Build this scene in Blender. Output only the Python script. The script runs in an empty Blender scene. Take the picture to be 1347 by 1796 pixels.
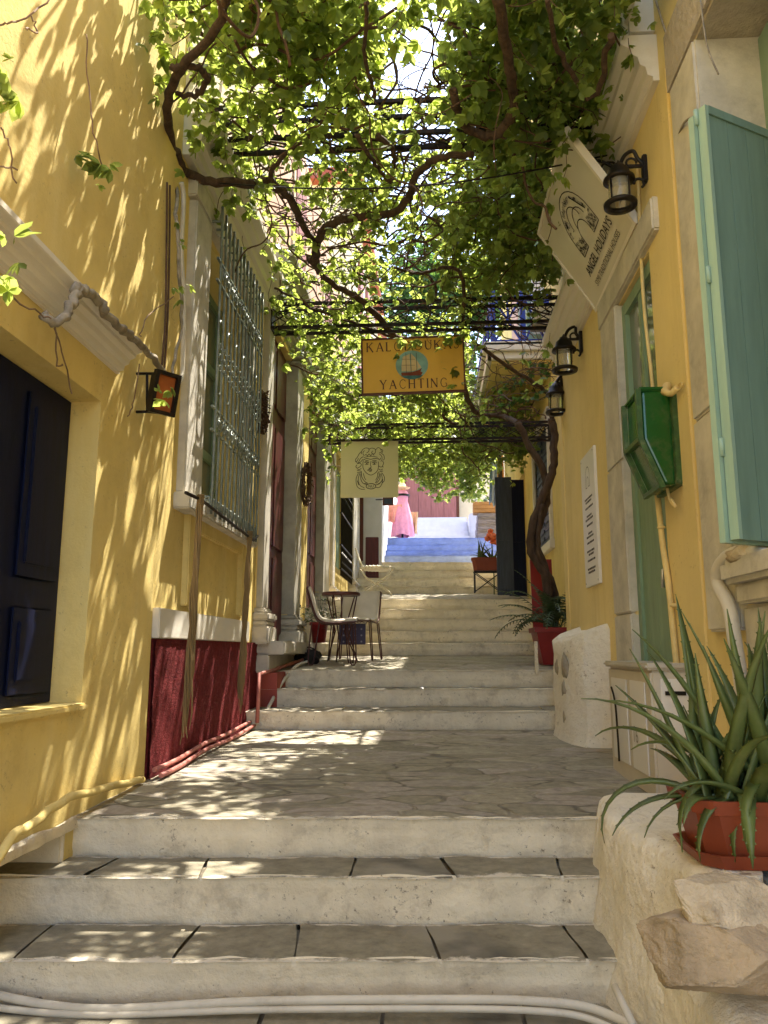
import bpy, math, random
import numpy as np
from mathutils import Vector, Matrix, noise as mnoise
random.seed(7); rng = np.random.default_rng(11)
S = bpy.context.scene; C = S.collection

# ------------------------------------------------------------------ camera
F, IW, IH = 1370.0, 1347.0, 1796.0
EYE = Vector((0, 0, 1.22))
_p = math.atan((1140-898)/F); _t = math.atan((755-673.5)/F*math.cos(_p))
FW = Vector((-math.sin(_t)*math.cos(_p), math.cos(_t)*math.cos(_p), math.sin(_p)))
RT = Vector((math.cos(_t), math.sin(_t), 0)); UP = RT.cross(FW)
cd = bpy.data.cameras.new('camera'); co = bpy.data.objects.new('camera', cd); C.objects.link(co)
cd.sensor_fit = 'VERTICAL'; cd.sensor_height = 36; cd.lens = 36*F/IH; cd.clip_start = .05; cd.clip_end = 2000
m = Matrix((RT, UP, -FW)).transposed().to_4x4(); m.translation = EYE; co.matrix_world = m
S.camera = co
def ray(x, y): return FW + RT*((x-IW/2)/F) - UP*((y-IH/2)/F)
def onX(x, y, X): d = ray(x, y); return EYE + d*(X/d.x)
def onY(x, y, Y): d = ray(x, y); return EYE + d*(Y/d.y)
def onZ(x, y, Z): d = ray(x, y); return EYE + d*((Z-EYE.z)/d.z)

# ------------------------------------------------------------------ materials
MATS = {}
def newmat(name):
    m = bpy.data.materials.new(name); m.use_nodes = True
    nt = m.node_tree; b = nt.nodes['Principled BSDF']; MATS[name] = m
    return m, nt, b
def N(nt, t, **k):
    n = nt.nodes.new(t)
    for a, v in k.items():
        if a in n.inputs: n.inputs[a].default_value = v
        else: setattr(n, a, v)
    return n
def ramp(nt, fac, stops):
    r = nt.nodes.new('ShaderNodeValToRGB'); e = r.color_ramp.elements
    while len(e) < len(stops): e.new(.5)
    for i, (p, c) in enumerate(stops): e[i].position = p; e[i].color = (c[0], c[1], c[2], 1)
    nt.links.new(fac, r.inputs[0]); return r
def mixc(nt, fac, a, b, mode='MIX'):
    n = nt.nodes.new('ShaderNodeMix'); n.data_type = 'RGBA'; n.blend_type = mode
    for i, v in ((0, fac), (6, a), (7, b)):
        if hasattr(v, 'links') or isinstance(v, bpy.types.NodeSocket): nt.links.new(v, n.inputs[i])
        else: n.inputs[i].default_value = v if i == 0 else (v[0], v[1], v[2], 1)
    return n.outputs[2]
def sc(c, k): return tuple(min(1, x*k) for x in c)
def plain(name, col, rough=.6, var=.15, scale=8, bump=.1, bscale=60, metal=0, dirt=None, dscale=3, damt=.35, spec=.4, stretch=None, bdist=.004, streak=None, speck=None):
    m, nt, b = newmat(name)
    tc = N(nt, 'ShaderNodeTexCoord'); src = tc.outputs['Object']
    if stretch:
        mp = N(nt, 'ShaderNodeMapping'); mp.inputs['Scale'].default_value = stretch
        nt.links.new(src, mp.inputs[0]); src = mp.outputs[0]
    n1 = N(nt, 'ShaderNodeTexNoise', Scale=scale, Detail=6.0, Roughness=.6); nt.links.new(src, n1.inputs['Vector'])
    r = ramp(nt, n1.outputs['Fac'], [(.3, sc(col, 1-var)), (.7, sc(col, 1+var))]); out = r.outputs[0]
    if dirt:
        n2 = N(nt, 'ShaderNodeTexNoise', Scale=dscale, Detail=9.0, Roughness=.72); nt.links.new(src, n2.inputs['Vector'])
        r2 = ramp(nt, n2.outputs['Fac'], [(.52, (0, 0, 0)), (.75, (damt, damt, damt))])
        out = mixc(nt, r2.outputs[0], out, dirt)
    if streak:
        mp2 = N(nt, 'ShaderNodeMapping'); mp2.inputs['Scale'].default_value = (3.5, 3.5, .35); nt.links.new(tc.outputs['Object'], mp2.inputs[0])
        n6 = N(nt, 'ShaderNodeTexNoise', Scale=1.6, Detail=7.0, Roughness=.65); nt.links.new(mp2.outputs[0], n6.inputs['Vector'])
        r6 = ramp(nt, n6.outputs['Fac'], [(.50, (0, 0, 0)), (.72, (.45, .45, .45))]); out = mixc(nt, r6.outputs[0], out, streak)
    if speck:
        n7 = N(nt, 'ShaderNodeTexNoise', Scale=38.0, Detail=4.0, Roughness=.8); nt.links.new(tc.outputs['Object'], n7.inputs['Vector'])
        n8 = N(nt, 'ShaderNodeTexNoise', Scale=3.0, Detail=3.0); nt.links.new(tc.outputs['Object'], n8.inputs['Vector'])
        ad = N(nt, 'ShaderNodeMath', operation='MULTIPLY_ADD'); nt.links.new(n8.outputs['Fac'], ad.inputs[0]); ad.inputs[1].default_value = .35; nt.links.new(n7.outputs['Fac'], ad.inputs[2])
        r7 = ramp(nt, ad.outputs[0], [(.80, (0, 0, 0)), (.88, (.8, .8, .8))]); out = mixc(nt, r7.outputs[0], out, speck)
    nt.links.new(out, b.inputs['Base Color'])
    b.inputs['Roughness'].default_value = rough; b.inputs['Metallic'].default_value = metal
    b.inputs['Specular IOR Level'].default_value = spec
    if bump:
        n3 = N(nt, 'ShaderNodeTexNoise', Scale=bscale, Detail=5.0, Roughness=.65); nt.links.new(src, n3.inputs['Vector'])
        bp = N(nt, 'ShaderNodeBump', Strength=bump, Distance=bdist); nt.links.new(n3.outputs['Fac'], bp.inputs['Height'])
        nt.links.new(bp.outputs[0], b.inputs['Normal'])
    return m
YEL = (.76, .59, .225)
plain('ochre_plaster', YEL, .9, .16, .9, .5, 45, dirt=(.52, .37, .13), dscale=2.6, damt=.55, spec=.1, bdist=.006, streak=(.80, .66, .32), speck=(.45, .33, .15))
plain('pale_ochre_plaster', (.78, .62, .285), .9, .12, .9, .4, 40, dirt=(.82, .68, .38), dscale=1.6, damt=.6, spec=.1, streak=(.62, .46, .19), speck=(.55, .42, .2))
plain('cream_plaster', (.72, .62, .46), .9, .10, 1.5, .4, 40, dirt=(.5, .42, .32), dscale=2, damt=.4, spec=.1)
plain('pink_plaster', (.66, .44, .34), .9, .10, 1.5, .4, 40, dirt=(.5, .36, .3), spec=.1)
plain('red_roughcast', (.17, .020, .022), .92, .30, 30, 1.0, 70, dirt=(.34, .09, .09), dscale=40, damt=.6, spec=.15, bdist=.03)
plain('red_paint', (.36, .07, .05), .7, .15, 6, .2, 50, dirt=(.25, .06, .05))
plain('white_moulding', (.74, .69, .60), .75, .08, 4, .25, 50, dirt=(.48, .42, .33), dscale=4, damt=.5, stretch=(1, .4, 1))
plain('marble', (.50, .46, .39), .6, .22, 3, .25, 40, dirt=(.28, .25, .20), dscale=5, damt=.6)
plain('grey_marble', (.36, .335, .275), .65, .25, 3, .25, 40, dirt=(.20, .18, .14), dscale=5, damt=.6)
plain('window_stone', (.56, .52, .44), .8, .2, 5, .5, 30, dirt=(.30, .27, .22), dscale=6, damt=.7, bdist=.008)
plain('weathered_stone', (.44, .38, .30), .9, .3, 4, .9, 20, dirt=(.20, .165, .125), dscale=4, damt=.85, bdist=.02)
plain('whitewash', (.81, .72, .555), .85, .10, 5, .8, 22, dirt=(.40, .33, .235), dscale=5.5, damt=.85, bdist=.014, speck=(.22, .17, .12), streak=(.62, .53, .40))
plain('rough_limewash', (.83, .77, .655), .9, .08, 7, 1, 16, dirt=(.52, .44, .33), dscale=7, damt=.8, bdist=.02, speck=(.30, .24, .17))
plain('bright_whitewash', (.62, .60, .58), .85, .06, 5, .4, 26, dirt=(.6, .55, .48), dscale=4.5, damt=.5)
plain('blue_paint', (.22, .29, .56), .7, .2, 6, .3, 40, dirt=(.30, .38, .60), dscale=7, damt=.6)
plain('navy_wood', (.005, .008, .034), .5, .3, 5, .2, 40, spec=.18, stretch=(6, 6, .6))
plain('slate_shutter', (.035, .045, .075), .5, .3, 5, .15, 40, stretch=(6, 6, .6))
plain('dark_red_wood', (.075, .010, .010), .45, .3, 5, .15, 40, stretch=(6, 6, .6))
plain('pink_wood', (.33, .13, .13), .75, .22, 5, .3, 40, stretch=(6, 1, .5), dirt=(.20, .07, .07))
plain('green_wood', (.21, .31, .20), .5, .12, 4, .15, 30, stretch=(5, 5, .5), dirt=(.09, .15, .11), damt=.3)
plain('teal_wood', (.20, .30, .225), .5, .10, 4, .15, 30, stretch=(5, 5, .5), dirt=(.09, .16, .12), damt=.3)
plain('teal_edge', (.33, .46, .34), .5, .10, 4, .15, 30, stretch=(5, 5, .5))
plain('iron', (.018, .012, .010), .6, .5, 12, .3, 90, metal=.3, dirt=(.09, .03, .015), dscale=9, damt=.8)
plain('black_iron', (.022, .017, .014), .42, .3, 12, .1, 90, metal=.5)
plain('green_iron', (.19, .215, .18), .4, .3, 12, .2, 90, metal=.25, dirt=(.25, .25, .21), dscale=14)
plain('box_green', (.010, .095, .016), .22, .15, 6, .1, 40, dirt=(.12, .14, .06), dscale=9, damt=.55, spec=.6)
plain('box_green_rim', (.05, .11, .03), .45, .4, 20, .3, 60, dirt=(.3, .26, .15), dscale=16, damt=.8)
plain('box_green_dark', (.008, .06, .018), .35, .2, 6, .1, 40)
plain('terracotta', (.27, .055, .022), .5, .14, 5, .15, 40, dirt=(.28, .07, .035), dscale=6, damt=.5)
plain('red_plastic', (.26, .018, .018), .4, .12, 5, .05, 40, dirt=(.16, .03, .03))
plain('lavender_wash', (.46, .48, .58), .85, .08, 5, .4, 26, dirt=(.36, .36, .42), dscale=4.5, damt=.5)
plain('soil', (.05, .035, .022), .95, .4, 30, 1, 60, bdist=.01)
plain('aloe_green', (.105, .145, .042), .42, .3, 7, .1, 50, dirt=(.20, .21, .10), dscale=9, damt=.6, spec=.5)
plain('palm_green', (.045, .085, .03), .5, .3, 9, 0)
plain('bark', (.075, .045, .028), .95, .45, 22, 1, 40, stretch=(1, 1, .25), dirt=(.16, .11, .075), dscale=14, damt=.7, bdist=.012)
plain('pale_bark', (.30, .26, .20), .9, .4, 14, .8, 50, dirt=(.12, .09, .06), dscale=9, damt=.8, bdist=.008)
plain('twig', (.10, .055, .032), .9, .4, 14, 0)
plain('dead_twig', (.22, .14, .08), .9, .4, 14, 0)
plain('rope', (.25, .165, .07), .95, .3, 20, .9, 90, stretch=(1, 1, .15), dirt=(.2, .12, .05), dscale=20, damt=.6)
plain('wreath_twig', (.09, .05, .026), .95, .5, 30, .8, 80)
plain('rock_pale', (.58, .49, .36), .9, .3, 7, 1, 16, dirt=(.26, .19, .12), dscale=6, damt=.85, bdist=.025)
plain('rock_brown', (.43, .34, .235), .9, .3, 6, 1, 14, dirt=(.24, .17, .11), dscale=6, damt=.7, bdist=.025)
plain('pvc', (.62, .57, .48), .5, .1, 6, .05, 40, dirt=(.40, .33, .24), dscale=7, damt=.7)
plain('cabinet_plastic', (.60, .54, .44), .55, .06, 4, .05, 40, dirt=(.45, .39, .30), damt=.5)
plain('yellow_conduit', (.74, .57, .25), .6, .15, 8, .1, 40, dirt=(.55, .42, .2))
plain('pink_pipe', (.45, .16, .13), .6, .2, 9, .1, 40, dirt=(.62, .45, .4))
plain('sign_yellow', (.74, .42, .05), .55, .10, 3, .05, 40, dirt=(.5, .23, .03), damt=.4)
plain('sign_frame', (.10, .025, .012), .6, .2, 9, .1, 40)
plain('ink', (.02, .012, .012), .7, .1, 9, 0)
plain('ink_brown', (.085, .03, .022), .7, .1, 9, 0)
plain('sign_cream', (.72, .69, .46), .6, .03, 3, 0)
plain('panel_white', (.68, .64, .53), .22, .03, 3, .02, 30, spec=.5)
plain('plaque_white', (.76, .73, .69), .4, .02, 3, 0)
plain('ship_sky', (.23, .40, .35), .7, .3, 6, 0)
plain('ship_sail', (.66, .50, .26), .7, .15, 6, 0)
plain('ship_hull', (.22, .045, .015), .7, .3, 6, 0)
plain('ship_sea', (.06, .17, .16), .7, .5, 12, 0)
plain('cushion', (.62, .56, .47), .9, .08, 6, .35, 18, bdist=.015)
plain('chair_metal', (.085, .030, .026), .4, .2, 9, 0, metal=.3)
plain('wicker', (.66, .61, .49), .7, .15, 30, .3, 90)
plain('dress_pink', (.82, .33, .46), .85, .15, 9, .15, 60)
plain('coral_cloth', (.85, .35, .26), .85, .2, 12, .2, 60)
plain('orange_petal', (.85, .20, .09), .8, .2, 12, 0)
plain('blue_cloth', (.18, .25, .42), .9, .2, 9, .1)
plain('tan_cloth', (.66, .36, .10), .9, .2, 9, .1)
plain('rug', (.17, .15, .16), .95, .5, 5, .4, 80, stretch=(1, 1, 9), dirt=(.36, .26, .2), dscale=9)
plain('crate_wood', (.30, .15, .05), .8, .3, 8, .3, 50, stretch=(.4, 3, 3))
plain('ac_white', (.72, .72, .74), .4, .03, 4, 0)
plain('tan_box', (.33, .29, .18), .8, .2, 6, .2, 50)
plain('royal_blue', (.018, .045, .30), .45, .15, 6, .05)
plain('lamp_orange', (.34, .09, .02), .35, .3, 9, 0)
plain('grey_rock_patch', (.36, .31, .235), .9, .3, 12, .8, 30)
plain('charcoal_cloth', (.02, .018, .018), .9, .3, 9, .2)
plain('inside_shade', (.012, .010, .008), .9, .3, 5, 0)  # near-black colour standing in for the shade inside openings
plain('curtain', (.45, .43, .40), .8, .15, 4, .1, stretch=(9, 9, .5))
plain('straw', (.62, .40, .22), .9, .2, 20, .3, 90)
plain('steel', (.5, .48, .44), .35, .1, 9, 0, metal=.8)
plain('dry_ground', (.30, .27, .20), .95, .3, .2, .5, 5)
m, nt, b = newmat('glass'); b.inputs['Base Color'].default_value = (.16, .19, .15, 1); b.inputs['Roughness'].default_value = .06; b.inputs['Specular IOR Level'].default_value = .6
m, nt, b = newmat('lamp_glass'); b.inputs['Base Color'].default_value = (.75, .70, .55, 1); b.inputs['Roughness'].default_value = .15; b.inputs['Transmission Weight'].default_value = .75
m, nt, b = newmat('tile_blue')
tc = N(nt, 'ShaderNodeTexCoord'); ck = N(nt, 'ShaderNodeTexVoronoi', Scale=14.0, Randomness=0.0); nt.links.new(tc.outputs['Object'], ck.inputs['Vector'])
r = ramp(nt, ck.outputs['Distance'], [(.18, (.06, .05, .10)), (.22, (.42, .38, .46)), (.42, (.42, .38, .46)), (.46, (.07, .06, .12))]); nt.links.new(r.outputs[0], b.inputs['Base Color'])

def flag(name, scale, cols, mortar, edge=False, stretch=(1, 1, 1), white=(.70, .63, .52)):
    m, nt, b = newmat(name)
    tc = N(nt, 'ShaderNodeTexCoord'); mp = N(nt, 'ShaderNodeMapping'); mp.inputs['Scale'].default_value = stretch
    nt.links.new(tc.outputs['Object'], mp.inputs[0])
    w = N(nt, 'ShaderNodeTexNoise', Scale=2.5, Detail=3.0); nt.links.new(mp.outputs[0], w.inputs['Vector'])
    add = N(nt, 'ShaderNodeVectorMath', operation='MULTIPLY_ADD'); nt.links.new(w.outputs['Color'], add.inputs[0])
    add.inputs[1].default_value = (.35, .35, 0); nt.links.new(mp.outputs[0], add.inputs[2])
    flat = N(nt, 'ShaderNodeVectorMath', operation='MULTIPLY'); flat.inputs[1].default_value = (1, 1, 0); nt.links.new(add.outputs[0], flat.inputs[0])
    v1 = N(nt, 'ShaderNodeTexVoronoi', Scale=scale); v2 = N(nt, 'ShaderNodeTexVoronoi', Scale=scale, feature='DISTANCE_TO_EDGE')
    for v in (v1, v2): nt.links.new(flat.outputs[0], v.inputs['Vector'])
    sep = N(nt, 'ShaderNodeSeparateColor'); nt.links.new(v1.outputs['Color'], sep.inputs[0])
    base = ramp(nt, sep.outputs[0], [(i/(len(cols)-1), c) for i, c in enumerate(cols)])
    n = N(nt, 'ShaderNodeTexNoise', Scale=16.0, Detail=8.0, Roughness=.7); nt.links.new(tc.outputs['Object'], n.inputs['Vector'])
    nr = ramp(nt, n.outputs['Fac'], [(.25, (.55, .55, .55)), (.75, (1.3, 1.3, 1.3))])
    col = mixc(nt, 1.0, base.outputs[0], nr.outputs[0], 'MULTIPLY')
    e = ramp(nt, v2.outputs['Distance'], [(.012, (0, 0, 0)), (.045, (1, 1, 1))])
    n5 = N(nt, 'ShaderNodeTexNoise', Scale=3.0, Detail=4.0); nt.links.new(tc.outputs['Object'], n5.inputs['Vector'])
    mort = ramp(nt, n5.outputs['Fac'], [(.4, sc(mortar, .55)), (.6, sc(mortar, 1.5))])
    col = mixc(nt, e.outputs[0], mort.outputs[0], col)
    if edge:
        at = N(nt, 'ShaderNodeAttribute', attribute_name='edge')
        n4 = N(nt, 'ShaderNodeTexNoise', Scale=9.0, Detail=7.0, Roughness=.7); nt.links.new(tc.outputs['Object'], n4.inputs['Vector'])
        ma = N(nt, 'ShaderNodeMath', operation='MULTIPLY_ADD'); nt.links.new(n4.outputs['Fac'], ma.inputs[0]); ma.inputs[1].default_value = .16; nt.links.new(at.outputs['Fac'], ma.inputs[2])
        er = ramp(nt, ma.outputs[0], [(.082, (1, 1, 1)), (.104, (0, 0, 0))])
        col = mixc(nt, er.outputs[0], col, white)
    nt.links.new(col, b.inputs['Base Color']); b.inputs['Roughness'].default_value = .75; b.inputs['Specular IOR Level'].default_value = .35
    h = N(nt, 'ShaderNodeMath', operation='MULTIPLY_ADD'); nt.links.new(n.outputs['Fac'], h.inputs[0]); h.inputs[1].default_value = .5; nt.links.new(e.outputs[0], h.inputs[2])
    bp = N(nt, 'ShaderNodeBump', Strength=.8, Distance=.012); nt.links.new(h.outputs[0], bp.inputs['Height']); nt.links.new(bp.outputs[0], b.inputs['Normal'])
STONE = [(.25, .225, .16), (.39, .345, .25), (.31, .275, .195), (.41, .35, .29), (.30, .27, .20)]
flag('flagstone', 3.4, STONE, (.29, .255, .19), stretch=(.85, 1.7, 1), edge=True)
flag('slab_stone', .25, [(.235, .21, .15), (.30, .265, .19), (.26, .23, .17)], (.2, .18, .14), edge=True)
def leafmat(name, dark, light, trans):
    m, nt, b = newmat(name)
    at = N(nt, 'ShaderNodeAttribute', attribute_name='tint')
    r = ramp(nt, at.outputs['Fac'], [(0, dark), (.85, light), (1, sc(light, 1.25))])
    r2 = ramp(nt, at.outputs['Fac'], [(0, sc(trans, .7)), (1, sc(trans, 1.2))])
    nt.links.new(r.outputs[0], b.inputs['Base Color']); b.inputs['Roughness'].default_value = .42; b.inputs['Specular IOR Level'].default_value = .35
    t = N(nt, 'ShaderNodeBsdfTranslucent'); nt.links.new(r2.outputs[0], t.inputs[0])
    mx = N(nt, 'ShaderNodeMixShader'); mx.inputs[0].default_value = .5
    nt.links.new(b.outputs[0], mx.inputs[1]); nt.links.new(t.outputs[0], mx.inputs[2])
    nt.links.new(mx.outputs[0], nt.nodes['Material Output'].inputs[0])
leafmat('vine_leaf', (.035, .07, .02), (.13, .19, .05), (.55, .66, .13))
leafmat('tree_leaf', (.025, .06, .02), (.06, .12, .035), (.16, .30, .05))

# ------------------------------------------------------------------ mesh helpers
ORIG = {}
def wpos(o): return ORIG.get(o.name, Vector((0, 0, 0)))
class MB:
    def __init__(s): s.v = []; s.f = []; s.m = []; s.a = {}; s.t = {}; s.sm = []
    def q(s, pts, mi=0, smooth=False):
        n = len(s.v); s.v += [tuple(p) for p in pts]; s.f.append(tuple(range(n, n+len(pts)))); s.m.append(mi); s.sm.append(smooth); return s
    def add(s, vs, fs, mi=0, smooth=False):
        n = len(s.v); s.v += [tuple(p) for p in vs]
        for f in fs: s.f.append(tuple(i+n for i in f)); s.m.append(mi); s.sm.append(smooth)
        return n
    def box(s, a, b, mi=0, bev=0):
        x0, x1 = sorted((a[0], b[0])); y0, y1 = sorted((a[1], b[1])); z0, z1 = sorted((a[2], b[2]))
        if not bev:
            s.add([(x0, y0, z0), (x1, y0, z0), (x1, y1, z0), (x0, y1, z0), (x0, y0, z1), (x1, y0, z1), (x1, y1, z1), (x0, y1, z1)],
                  [(0, 3, 2, 1), (4, 5, 6, 7), (0, 1, 5, 4), (1, 2, 6, 5), (2, 3, 7, 6), (3, 0, 4, 7)], mi)
        else:
            import bmesh
            bm = bmesh.new(); bmesh.ops.create_cube(bm, size=1)
            for v in bm.verts: v.co = Vector(((x0+x1)/2+v.co.x*(x1-x0), (y0+y1)/2+v.co.y*(y1-y0), (z0+z1)/2+v.co.z*(z1-z0)))
            bmesh.ops.bevel(bm, geom=bm.edges[:], offset=bev, segments=2, affect='EDGES')
            bm.verts.index_update(); s.add([v.co[:] for v in bm.verts], [[v.index for v in f.verts] for f in bm.faces], mi); bm.free()
        return s
    def obox(s, o, u, v, w, mi=0):            # box spanned by three vectors from a corner
        o, u, v, w = Vector(o), Vector(u), Vector(v), Vector(w)
        p = [o, o+u, o+u+v, o+v, o+w, o+u+w, o+u+v+w, o+v+w]
        s.add(p, [(0, 3, 2, 1), (4, 5, 6, 7), (0, 1, 5, 4), (1, 2, 6, 5), (2, 3, 7, 6), (3, 0, 4, 7)], mi); return s
    def bar(s, a, b, w, h=None, mi=0):
        a, b = Vector(a), Vector(b); d = (b-a).normalized(); up = Vector((0, 0, 1)) if abs(d.z) < .9 else Vector((1, 0, 0))
        u = d.cross(up).normalized(); v = u.cross(d); h = h or w
        return s.obox(a-u*w/2-v*h/2, u*w, v*h, b-a, mi)
    def tube(s, pts, r, n=8, mi=0, cap=True, closed=False):
        pts = [Vector(p) for p in pts]; k = len(pts); rs = r if hasattr(r, '__len__') else [r]*k
        base = len(s.v); pu = None
        for i, p in enumerate(pts):
            if closed: d = pts[(i+1) % k]-pts[i-1]
            else: d = pts[min(i+1, k-1)]-pts[max(i-1, 0)]
            d = d.normalized() if d.length > 1e-9 else Vector((0, 0, 1))
            if pu is None: pu = d.orthogonal().normalized()
            u = pu-d*pu.dot(d); u = u.normalized() if u.length > 1e-6 else d.orthogonal().normalized(); pu = u; w = d.cross(u)
            for j in range(n):
                a = 2*math.pi*j/n; s.v.append(tuple(p+(u*math.cos(a)+w*math.sin(a))*rs[i]))
        for i in range(k if closed else k-1):
            i2 = (i+1) % k
            for j in range(n):
                s.f.append((base+i*n+j, base+i*n+(j+1) % n, base+i2*n+(j+1) % n, base+i2*n+j)); s.m.append(mi); s.sm.append(n > 5)
        if cap and not closed:
            s.f.append(tuple(base+j for j in range(n-1, -1, -1))); s.f.append(tuple(base+(k-1)*n+j for j in range(n))); s.m += [mi, mi]; s.sm += [False, False]
        return s
    def lathe(s, c, prof, n=20, mi=0, axis=None):
        c = Vector(c); base = len(s.v)
        for r, z in prof:
            for j in range(n):
                a = 2*math.pi*j/n; s.v.append((c.x+r*math.cos(a), c.y+r*math.sin(a), c.z+z))
        for i in range(len(prof)-1):
            for j in range(n):
                s.f.append((base+i*n+j, base+i*n+(j+1) % n, base+(i+1)*n+(j+1) % n, base+(i+1)*n+j)); s.m.append(mi); s.sm.append(True)
        return s
    def sweepY(s, prof, y0, y1, mi=0, seg=1):  # closed (x, z) profile swept along Y
        n = len(prof); base = len(s.v)
        for k in range(seg+1):
            y = y0+(y1-y0)*k/seg
            for x, z in prof: s.v.append((x, y, z))
        for k in range(seg):
            for j in range(n):
                s.f.append((base+k*n+j, base+k*n+(j+1) % n, base+(k+1)*n+(j+1) % n, base+(k+1)*n+j)); s.m.append(mi); s.sm.append(False)
        s.f.append(tuple(base+j for j in range(n-1, -1, -1))); s.f.append(tuple(base+seg*n+j for j in range(n))); s.m += [mi, mi]; s.sm += [False, False]
        return s
    def blob(s, c, r, sub=3, amp=.15, fr=2.0, mi=0, seed=0, flat=0):
        import bmesh
        bm = bmesh.new(); bmesh.ops.create_icosphere(bm, subdivisions=sub, radius=1)
        for v in bm.verts:
            d = v.co.normalized(); k = 1+amp*mnoise.fractal(d*fr+Vector((seed, seed*.7, 0)), 1, 2, 4)
            if flat: k *= 1/max(.55, max(abs(d.x), abs(d.y), abs(d.z)))**flat*.8
            v.co = Vector((c[0]+d.x*r[0]*k, c[1]+d.y*r[1]*k, c[2]+d.z*r[2]*k))
        bm.verts.index_update(); s.add([v.co[:] for v in bm.verts], [[v.index for v in f.verts] for f in bm.faces], mi, True); bm.free(); return s
    def disc(s, o, u, v, pts, mi=0, th=0):     # flat polygon in the plane (o, u, v)
        o, u, v = Vector(o), Vector(u), Vector(v); return s.q([o+u*a+v*b for a, b in pts], mi)
    def ribbon(s, o, u, v, pts, w, mi=0, closed=False):
        o, u, v = Vector(o), Vector(u), Vector(v); k = len(pts); L = []
        for i, p in enumerate(pts):
            a = pts[i-1] if (i > 0 or closed) else p; b = pts[(i+1) % k] if (i < k-1 or closed) else p
            dx, dy = b[0]-a[0], b[1]-a[1]; l = math.hypot(dx, dy) or 1; L.append((-dy/l*w/2, dx/l*w/2))
        for i in range(k if closed else k-1):
            j = (i+1) % k
            P = [(pts[i][0]-L[i][0], pts[i][1]-L[i][1]), (pts[j][0]-L[j][0], pts[j][1]-L[j][1]), (pts[j][0]+L[j][0], pts[j][1]+L[j][1]), (pts[i][0]+L[i][0], pts[i][1]+L[i][1])]
            s.q([o+u*x+v*y for x, y in P], mi)
        return s
    def text(s, txt, o, u, v, size, mi=0, align='CENTER', space=1.0, xs=1.0):
        o, u, v = Vector(o), Vector(u), Vector(v)
        cu = bpy.data.curves.new('t', 'FONT'); cu.body = txt; cu.size = size; cu.align_x = align; cu.space_character = space; cu.resolution_u = 3
        ob = bpy.data.objects.new('t', cu); C.objects.link(ob); bpy.context.view_layer.update()
        me = bpy.data.meshes.new_from_object(ob.evaluated_get(bpy.context.evaluated_depsgraph_get()))
        s.add([o+u*(p.co.x*xs)+v*p.co.y for p in me.vertices], [tuple(p.vertices) for p in me.polygons], mi)
        bpy.data.objects.remove(ob); bpy.data.curves.remove(cu); bpy.data.meshes.remove(me); return s
    def build(s, name, mats, parent=None, local=False, **props):
        me = bpy.data.meshes.new(name); off = Vector((0, 0, 0)) if (local or parent is None) else wpos(parent)
        me.from_pydata([(a-off.x, b-off.y, c-off.z) for a, b, c in s.v], [], s.f)
        for mm in ([mats] if isinstance(mats, str) else mats): me.materials.append(MATS[mm])
        me.polygons.foreach_set('material_index', s.m); me.polygons.foreach_set('use_smooth', s.sm)
        if s.a:
            at = me.attributes.new('edge', 'FLOAT', 'POINT')
            at.data.foreach_set('value', [s.a.get(i, 1.0) for i in range(len(s.v))])
        me.update(); o = bpy.data.objects.new(name, me); C.objects.link(o)
        if parent is not None: o.parent = parent; ORIG[o.name] = off.copy()
        for k, v in props.items(): o[k] = v
        return o
def thing(name, label, cat, loc=(0, 0, 0), group=None, rz=0):
    o = bpy.data.objects.new(name, None); C.objects.link(o); o.empty_display_size = .1
    o.location = loc; o.rotation_euler = (0, 0, rz); ORIG[o.name] = Vector(loc); o['label'] = label; o['category'] = cat
    if group: o['group'] = group
    return o
def solo(o, label, cat, group=None):
    o['label'] = label; o['category'] = cat
    if group: o['group'] = group
    return o
def struct(o): o['kind'] = 'structure'; return o
def smoothpath(pts, n=6, jit=0):
    P = [Vector(p) for p in pts]; out = []
    for i in range(len(P)-1):
        a = P[max(i-1, 0)]; b = P[i]; c = P[i+1]; d = P[min(i+2, len(P)-1)]
        for k in range(n):
            t = k/n; out.append(.5*((2*b)+(c-a)*t+(2*a-5*b+4*c-d)*t*t+(3*b-a-3*c+d)*t**3))
    out.append(P[-1])
    if jit: out = [p+Vector((random.gauss(0, jit), random.gauss(0, jit), random.gauss(0, jit))) for p in out]
    return out

# wall facing the alley: a face at X with openings (y0, y1, z0, z1, depth); back and sides close the block
def wall_block(X, back, y0, y1, z0, z1, holes, name, mat, parent, nrm):
    mb = MB()
    ys = sorted({y0, y1, *[h[0] for h in holes], *[h[1] for h in holes]}); zs = sorted({z0, z1, *[h[2] for h in holes], *[h[3] for h in holes]})
    def quad(p): mb.q(p if nrm > 0 else p[::-1])
    for a, b in zip(ys, ys[1:]):
        for c, d in zip(zs, zs[1:]):
            if any(h[0] <= a and b <= h[1] and h[2] <= c and d <= h[3] for h in holes): continue
            quad([(X, a, c), (X, b, c), (X, b, d), (X, a, d)])
    for h in holes:
        a, b, c, d, dep = h; X2 = X-nrm*dep
        for p in ([(X, a, c), (X, a, d), (X2, a, d), (X2, a, c)], [(X, b, d), (X, b, c), (X2, b, c), (X2, b, d)],
                  [(X, b, c), (X, a, c), (X2, a, c), (X2, b, c)], [(X, a, d), (X, b, d), (X2, b, d), (X2, a, d)]): quad(p)
        quad([(X2, a, c), (X2, b, c), (X2, b, d), (X2, a, d)])
    for p in ([(X, y0, z0), (X, y0, z1), (back, y0, z1), (back, y0, z0)], [(X, y1, z1), (X, y1, z0), (back, y1, z0), (back, y1, z1)], [(X, y0, z1), (X, y1, z1), (back, y1, z1), (back, y0, z1)],
              [(back, y0, z0), (back, y0, z1), (back, y1, z1), (back, y1, z0)]): quad(p)
    return mb.build(name, mat, parent)

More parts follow.
